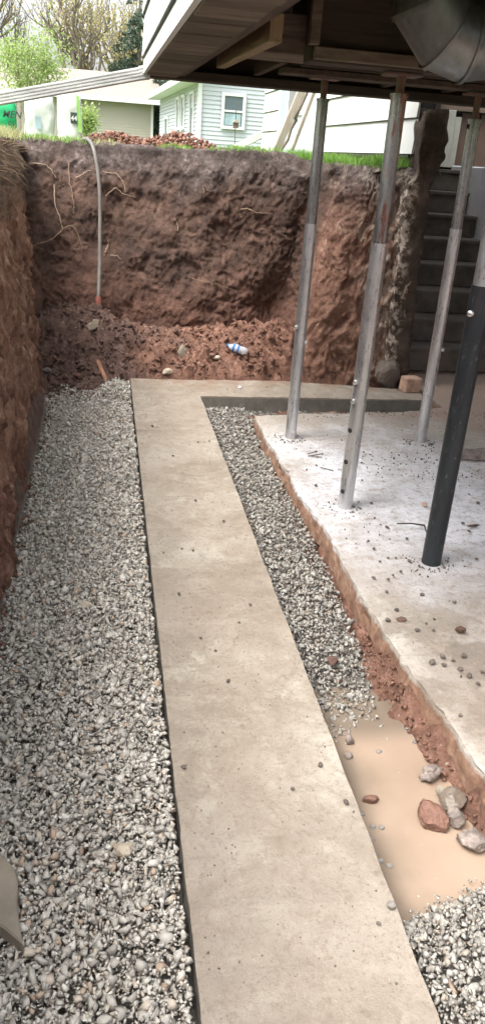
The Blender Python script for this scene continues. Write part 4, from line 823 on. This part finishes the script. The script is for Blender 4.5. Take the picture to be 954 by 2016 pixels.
# leaning props, bird feeder, white drain pipe
def prop(a_, b_, w, h, m_, lab, extra=False):
    mb = MB(); mb.bar(a_, b_, w, h, (0, 1, 0)); o = mb.build('timber_prop', m_, bevel=.004); tag(o, lab, 'prop', ); return o
dirv = lambda a_, b_, k: a_ + (b_ - a_) * k
a_, b_ = aty(543, 298, 7.8), aty(590, 185, 7.8); prop(a_, dirv(a_, b_, 1.9), .065, .045, M['wood_grey'], 'widest weathered board leaning steeply by the grass, leftmost')
a_, b_ = aty(574, 297, 8.0), aty(617, 183, 8.0); prop(a_, dirv(a_, b_, 1.9), .032, .03, M['wood_grey'], 'thin straight lath leaning right of the crooked branch')
a_, b_ = aty(552, 297, 7.9), aty(602, 185, 7.9); p = [dirv(a_, b_, k) + Vector((random.gauss(0, .012), 0, 0)) for k in (0, .2, .4, .55, .6, .8, 1, 1.3, 1.9)]
t = MB(); t.tube(p, [.013, .014, .015, .018, .03, .017, .015, .014, .012], 8); tag(t.build('branch', M['bark'], smooth=True), 'crooked knotted branch leaning between the two boards', 'branch')
bf = empty('bird_feeder', (1.79, 12, G)); tag(bf, 'small wooden bird feeder on a thin pole before the blue house', 'bird feeder')
t = MB(); t.tube([(1.795, 12, G), (1.79, 12, 2.28)], .006, 8); t.build('pole', M['nail'], bf)
t = MB(); t.box(1.76, 1.83, 11.97, 12.03, 1.95, 2.02); t.build('seed_box', M['wood_board'], bf); t = MB(); t.prism([(1.74, 2.02), (1.85, 2.02), (1.795, 2.06)], 'y', 11.95, 12.05); t.build('roof', M['wood_grey'], bf)
t = MB(); t.bar((1.95, 13, 1.70), (2.42, 13.0, 1.96), .10, .10, (0, 1, 0)); tag(t.build('drain_pipe', M['white_trim'], bevel=.01), 'white drain pipe sloping down to the lawn before the blue house', 'drain pipe')

# ------------------------------------------------------------------ neighbouring houses
def clap(mb, p0, p1, z0, z1, ex, nrm, th=.02):     # lap siding between plan points p0-p1 facing nrm
    p0, p1, nrm = Vector((*p0, 0)), Vector((*p1, 0)), Vector((*nrm, 0)).normalized(); z = z0
    while z < z1 - .01:
        h = min(ex, z1 - z); a0, a1 = p0 + nrm * th, p1 + nrm * th; u = Vector((0, 0, 1))
        mb.hexa([a0 + u * z, a1 + u * z, p1 + u * z, p0 + u * z, p0 + nrm * .002 + u * (z + h), p1 + nrm * .002 + u * (z + h), p1 + u * (z + h), p0 + u * (z + h)]); z += h
def winf(e, c, w, h, tdir, nrm, split=True, pane=None):
    c = Vector(c); t_ = Vector((*tdir, 0)).normalized(); n_ = Vector((*nrm, 0)).normalized(); u = Vector((0, 0, 1)); fw = .10
    mb = MB()
    def q_(u0, u1, v0, v1, d0, d1): mb.hexa([c + t_ * a + u * b + n_ * d for a, b, d in ((u0, v0, d0), (u1, v0, d0), (u1, v0, d1), (u0, v0, d1), (u0, v1, d0), (u1, v1, d0), (u1, v1, d1), (u0, v1, d1))])
    q_(-w / 2 - fw, -w / 2, -h / 2 - fw, h / 2 + fw, .0, .06); q_(w / 2, w / 2 + fw, -h / 2 - fw, h / 2 + fw, .0, .06); q_(-w / 2, w / 2, h / 2, h / 2 + fw, .0, .06); q_(-w / 2, w / 2, -h / 2 - fw, -h / 2, .0, .07)
    if split: q_(-w / 2, w / 2, -.03, .03, .0, .05)
    fr = mb.build('window', M['white_trim'], e)
    mb = MB(); q = [c + t_ * a + u * b + n_ * .025 for a, b in ((-w / 2, -h / 2), (w / 2, -h / 2), (w / 2, h / 2), (-w / 2, h / 2))]; mb.add(q, [(0, 1, 2, 3)]); mb.build('pane', M['glass'], fr)
    mb = MB(); q = [c + t_ * a + u * b + n_ * .03 for a, b in ((-w / 2 + .03, -h / 2 + .03), (w / 2 - .05, -h / 2 + .03), (w / 2 - .05, -.08), (-w / 2 + .03, -.08))]; mb.add(q, [(0, 1, 2, 3)])
    if split: mb.build('curtain', M['curtain'], fr)
bh = empty('blue_house', (3.2, 30, G)); tag(bh, 'pale blue sided house with white window frames behind the yard', 'house')
A_, B2, C2 = (3.22, 30.0), (2.66, 42.7), (10.5, 30.3); zE = 3.9
mb = MB(); clap(mb, A_, C2, 1.4, 7, .135, (0.04, -1), .03); mb.build('front_wall', M['blue_siding'], bh)
mb = MB(); clap(mb, A_, B2, 1.4, zE + .1, .135, (-1, -.04), .03); mb.build('side_wall', M['blue_siding'], bh)
mb = MB(); mb.hexa([(3.3, 30.05, 1.3), (10.4, 30.35, 1.3), (10.2, 43, 1.3), (2.75, 42.6, 1.3), (3.3, 30.05, 4), (10.4, 30.35, 4), (10.2, 43, 4), (2.75, 42.6, 4)]); mb.build('core', M['dark'], bh)
mb = MB(); mb.bar((3.20, 29.97, 1.4), (3.20, 29.97, 4.0), .14, .14); mb.build('corner_board', M['white_trim'], bh)
mb = MB(); mb.hexa([(2.7, 29.5, 3.84), (6.7, 29.5, 6.9), (6.7, 43.2, 6.9), (2.1, 43.2, 3.84), (2.7, 29.5, 4.0), (6.7, 29.5, 7.06), (6.7, 43.2, 7.06), (2.1, 43.2, 4.0)]); mb.build('roof', M['shingle'], bh)
mb = MB(); mb.hexa([(2.62, 29.4, 3.80), (2.70, 29.4, 3.80), (2.10, 43.3, 3.80), (2.02, 43.3, 3.80), (2.62, 29.4, 4.02), (2.70, 29.4, 4.02), (2.10, 43.3, 4.02), (2.02, 43.3, 4.02)]); mb.build('fascia', M['white_trim'], bh)
mb = MB(); mb.hexa([(2.71, 29.52, 3.805), (3.2, 29.98, 3.805), (2.64, 42.7, 3.805), (2.11, 43.2, 3.805), (2.71, 29.52, 3.83), (3.2, 29.98, 3.83), (2.64, 42.7, 3.83), (2.11, 43.2, 3.83)]); mb.build('soffit', M['white_trim'], bh)
winf(bh, (4.37, 29.98, 2.99), .64, .92, (1, .04), (.04, -1))
tdx, tdy = _n([B2[0] - A_[0], B2[1] - A_[1]])
for Yw, w_, zc, hh in ((31.6, .5, 2.75, 1.5), (34.0, .45, 3.0, 1.0), (35.5, .45, 3.0, 1.0), (39.5, .7, 2.5, .8)):
    k_ = (Yw - 30) / 12.7; winf(bh, (3.22 - .56 * k_ - .03, Yw, zc), w_ * 1.6, hh, (tdx, tdy), (-1, -.04), False)
gr = empty('garage', (0, 45, G)); tag(gr, 'tan sided garage with a grey-brown shingle roof behind the yard', 'garage')
mb = MB(); clap(mb, (-6, 45), (2.42, 45), 1.4, 3.75, .13, (0, -1), .03); mb.build('front_wall', M['tan_siding'], gr)
mb = MB(); mb.box(-5.95, 2.38, 45.05, 52, 1.4, 3.72); mb.build('core', M['tan_siding'], gr)
mb = MB(); mb.bar((2.40, 44.96, 1.4), (2.40, 44.96, 3.7), .12, .12); mb.build('corner_board', M['white_trim'], gr)
mb = MB(); mb.hexa([(-6.4, 44.5, 3.72), (2.85, 44.5, 3.72), (2.85, 48.5, 5.1), (-6.4, 48.5, 5.1), (-6.4, 44.5, 3.86), (2.85, 44.5, 3.86), (2.85, 48.5, 5.24), (-6.4, 48.5, 5.24)]); mb.hexa([(-6.4, 48.5, 5.1), (2.85, 48.5, 5.1), (2.85, 52.5, 3.72), (-6.4, 52.5, 3.72), (-6.4, 48.5, 5.24), (2.85, 48.5, 5.24), (2.85, 52.5, 3.86), (-6.4, 52.5, 3.86)]); mb.build('roof', M['shingle'], gr)
mb = MB(); mb.box(-6.45, 2.9, 44.36, 44.48, 3.66, 3.88); mb.build('gutter', M['white_trim'], gr)
sh = empty('far_house', (4, 62, G)); tag(sh, 'small far house with grey roof glimpsed between the garage and blue house', 'house')
mb = MB(); clap(mb, (2.6, 60), (6, 60), 1.4, 3.0, .15, (0, -1), .03); mb.build('front_wall', M['tan_siding'], sh); mb = MB(); mb.box(3.4, 4.6, 59.9, 59.96, 1.5, 2.7); mb.build('door', M['white_trim'], sh)
mb = MB(); mb.hexa([(2.3, 59.5, 2.95), (6.5, 59.5, 2.95), (6.5, 63, 5), (2.3, 63, 5), (2.3, 59.5, 3.1), (6.5, 59.5, 3.1), (6.5, 63, 5.2), (2.3, 63, 5.2)]); mb.build('roof', M['shingle'], sh)

# ------------------------------------------------------------------ trees
def leaves(name, C_, size, material, parent):
    n = len(C_); a_ = RNG.normal(size=(n, 3)); a_ /= np.linalg.norm(a_, axis=1)[:, None]; b_ = np.cross(a_, RNG.normal(size=(n, 3))); b_ /= np.linalg.norm(b_, axis=1)[:, None]; s = (size * RNG.uniform(.6, 1.4, n))[:, None]
    V = np.stack([C_ - a_ * s, C_ + b_ * s * .45, C_ + a_ * s, C_ - b_ * s * .45], 1).reshape(-1, 3); Fq = np.arange(n * 4).reshape(n, 4); o = mesh_np(name, V, Fq, material); o.parent = parent; o.matrix_parent_inverse = pinv(parent); return o
def branch_tree(base, height, spread, depth, r0, seed, limbs=5, trunk=.3, up=.5):
    rg = random.Random(seed); mb = MB(); tips = []
    def grow(p, d, L, r, k):
        P = [p]; dd = d.copy(); n_ = 5
        for i in range(n_): dd = (dd + Vector((rg.gauss(0, .12), rg.gauss(0, .12), rg.gauss(.03, .08)))).normalized(); P.append(P[-1] + dd * L / n_)
        mb.tube(P, [r * (1 - .45 * i / n_) for i in range(n_ + 1)], 5 if k < depth else 7, cap=False)
        if k <= 2: tips.extend(P[1:])
        if k == 0: return
        for c in range(rg.choice((2, 3, 3)) if k < depth else limbs):
            t_ = rg.uniform(.45, 1) if c else 1; q_ = P[min(n_, int(t_ * n_))]; v = Vector((rg.gauss(0, spread), rg.gauss(0, spread), rg.uniform(.1, up) + .2)); grow(q_, (dd * .7 + v).normalized(), L * rg.uniform(.62, .82), r * .58, k - 1)
    grow(Vector(base), Vector((0, 0, 1)), height * trunk, r0, depth); return mb, tips
def tree(name, base, height, spread, depth, r0, seed, lm, lsize, per, jit, label, limbs=5, trunk=.3, up=.5, group=None):
    e = empty(name, base); tag(e, label, 'tree' if 'bush' not in name else 'bush', group); mb, tips = branch_tree(base, height, spread, depth, r0, seed, limbs, trunk, up); mb.build('trunk', M['bark'], e)
    T = np.array([t_[:] for t_ in tips]); T = T[T[:, 2] > base[2] + height * .12]; k = RNG.integers(0, len(T), int(len(T) * per)); leaves('crown', T[k] + RNG.normal(0, jit, (len(k), 3)), lsize, lm, e)
tree('bush', (-1.15, 14.0, G), 2.6, .6, 4, .02, 4, M['leaf_green'], .022, 4.5, .10, 'light green leafy bush behind the sacks', 8, .24, .8)
tree('bush', (-2.3, 14.6, G), 2.6, .6, 4, .02, 14, M['leaf_green'], .022, 4.5, .10, 'light green leafy bush at the far left edge', 8, .24, .8)
tree('bush', (-.30, 12.4, G), .8, .5, 3, .012, 24, M['leaf_green'], .022, 5, .05, 'small low green bush just right of the white sack', 6, .28, .9)
tree('deciduous_tree', (-1.3, 58, G), 23, .50, 5, .30, 9, M['leaf_yellow'], .10, .7, .5, 'tall tree with open yellow-green spring leaves behind the garage', 7, .16, .5)
tree('deciduous_tree', (-8, 62, G), 24, .5, 5, .30, 19, M['leaf_yellow'], .11, .25, .4, 'nearly bare branched tree at upper left behind the bushes', 7, .18, .6)
tree('deciduous_tree', (2.2, 66, G), 24, .45, 5, .30, 29, M['leaf_yellow'], .11, 1.0, .6, 'yellow budding tree close against the raised house corner', 7, .17, .5)
def spruce(base, h, r, seed, label):
    e = empty('spruce_tree', base); tag(e, label, 'tree'); mb = MB(); mb.tube([base, (base[0], base[1], base[2] + h)], [.2, .02], 8); mb.build('trunk', M['bark'], e); rg = random.Random(seed); P = []
    for i in range(150):
        t_ = rg.uniform(.04, 1); a_ = rg.uniform(0, 6.28); L = r * (1 - t_) * rg.uniform(.75, 1.1) + .1
        for k in range(int(L * 60)): u = rg.random() ** .7; P.append((base[0] + math.cos(a_) * L * u + rg.gauss(0, .07), base[1] + math.sin(a_) * L * u + rg.gauss(0, .07), base[2] + h * t_ - .25 * L * u * u + rg.gauss(0, .08)))
    leaves('crown', np.array(P), .10, M['leaf_spruce'], e)
spruce((3.2, 47, G), 6.8, 2.0, 3, 'dark green spruce between the garage and blue house')
spruce((2.3, 60, G), 12, 3.4, 5, 'tall dark spruce far behind the garage roof')

# ------------------------------------------------------------------ light
SUN_AZ, SUN_EL = 242.0, 60.0      # compass bearing of the sun (0 = +Y, 90 = +X)
wld = bpy.data.worlds.new('World'); sc.world = wld; wld.use_nodes = True; nt = wld.node_tree; bg = nt.nodes['Background']
sky = nt.nodes.new('ShaderNodeTexSky'); sky.sky_type = 'NISHITA'; sky.sun_disc = False; sky.sun_elevation = R(SUN_EL); sky.sun_rotation = R(SUN_AZ); sky.dust_density = 6; sky.air_density = 1.2
hs_ = nt.nodes.new('ShaderNodeHueSaturation'); hs_.inputs['Saturation'].default_value = .22; nt.links.new(sky.outputs[0], hs_.inputs['Color']); nt.links.new(hs_.outputs[0], bg.inputs[0]); bg.inputs[1].default_value = .15
sl = bpy.data.objects.new('sun', bpy.data.lights.new('sun', 'SUN')); C.objects.link(sl); sl.data.energy = 1.4; sl.data.angle = R(35); sl.data.color = (1, .96, .9)
az, el = R(SUN_AZ), R(SUN_EL); dv = Vector((math.sin(az) * math.cos(el), math.cos(az) * math.cos(el), math.sin(el))); sl.rotation_euler = dv.to_track_quat('Z', 'Y').to_euler()
vs = sc.view_settings; vs.view_transform = 'Standard'; vs.look = 'None'; vs.gamma = 1; vs.exposure = 1.7; vs.use_curve_mapping = False
sc.render.engine = 'CYCLES'; sc.cycles.max_bounces = 8; sc.cycles.diffuse_bounces = 5
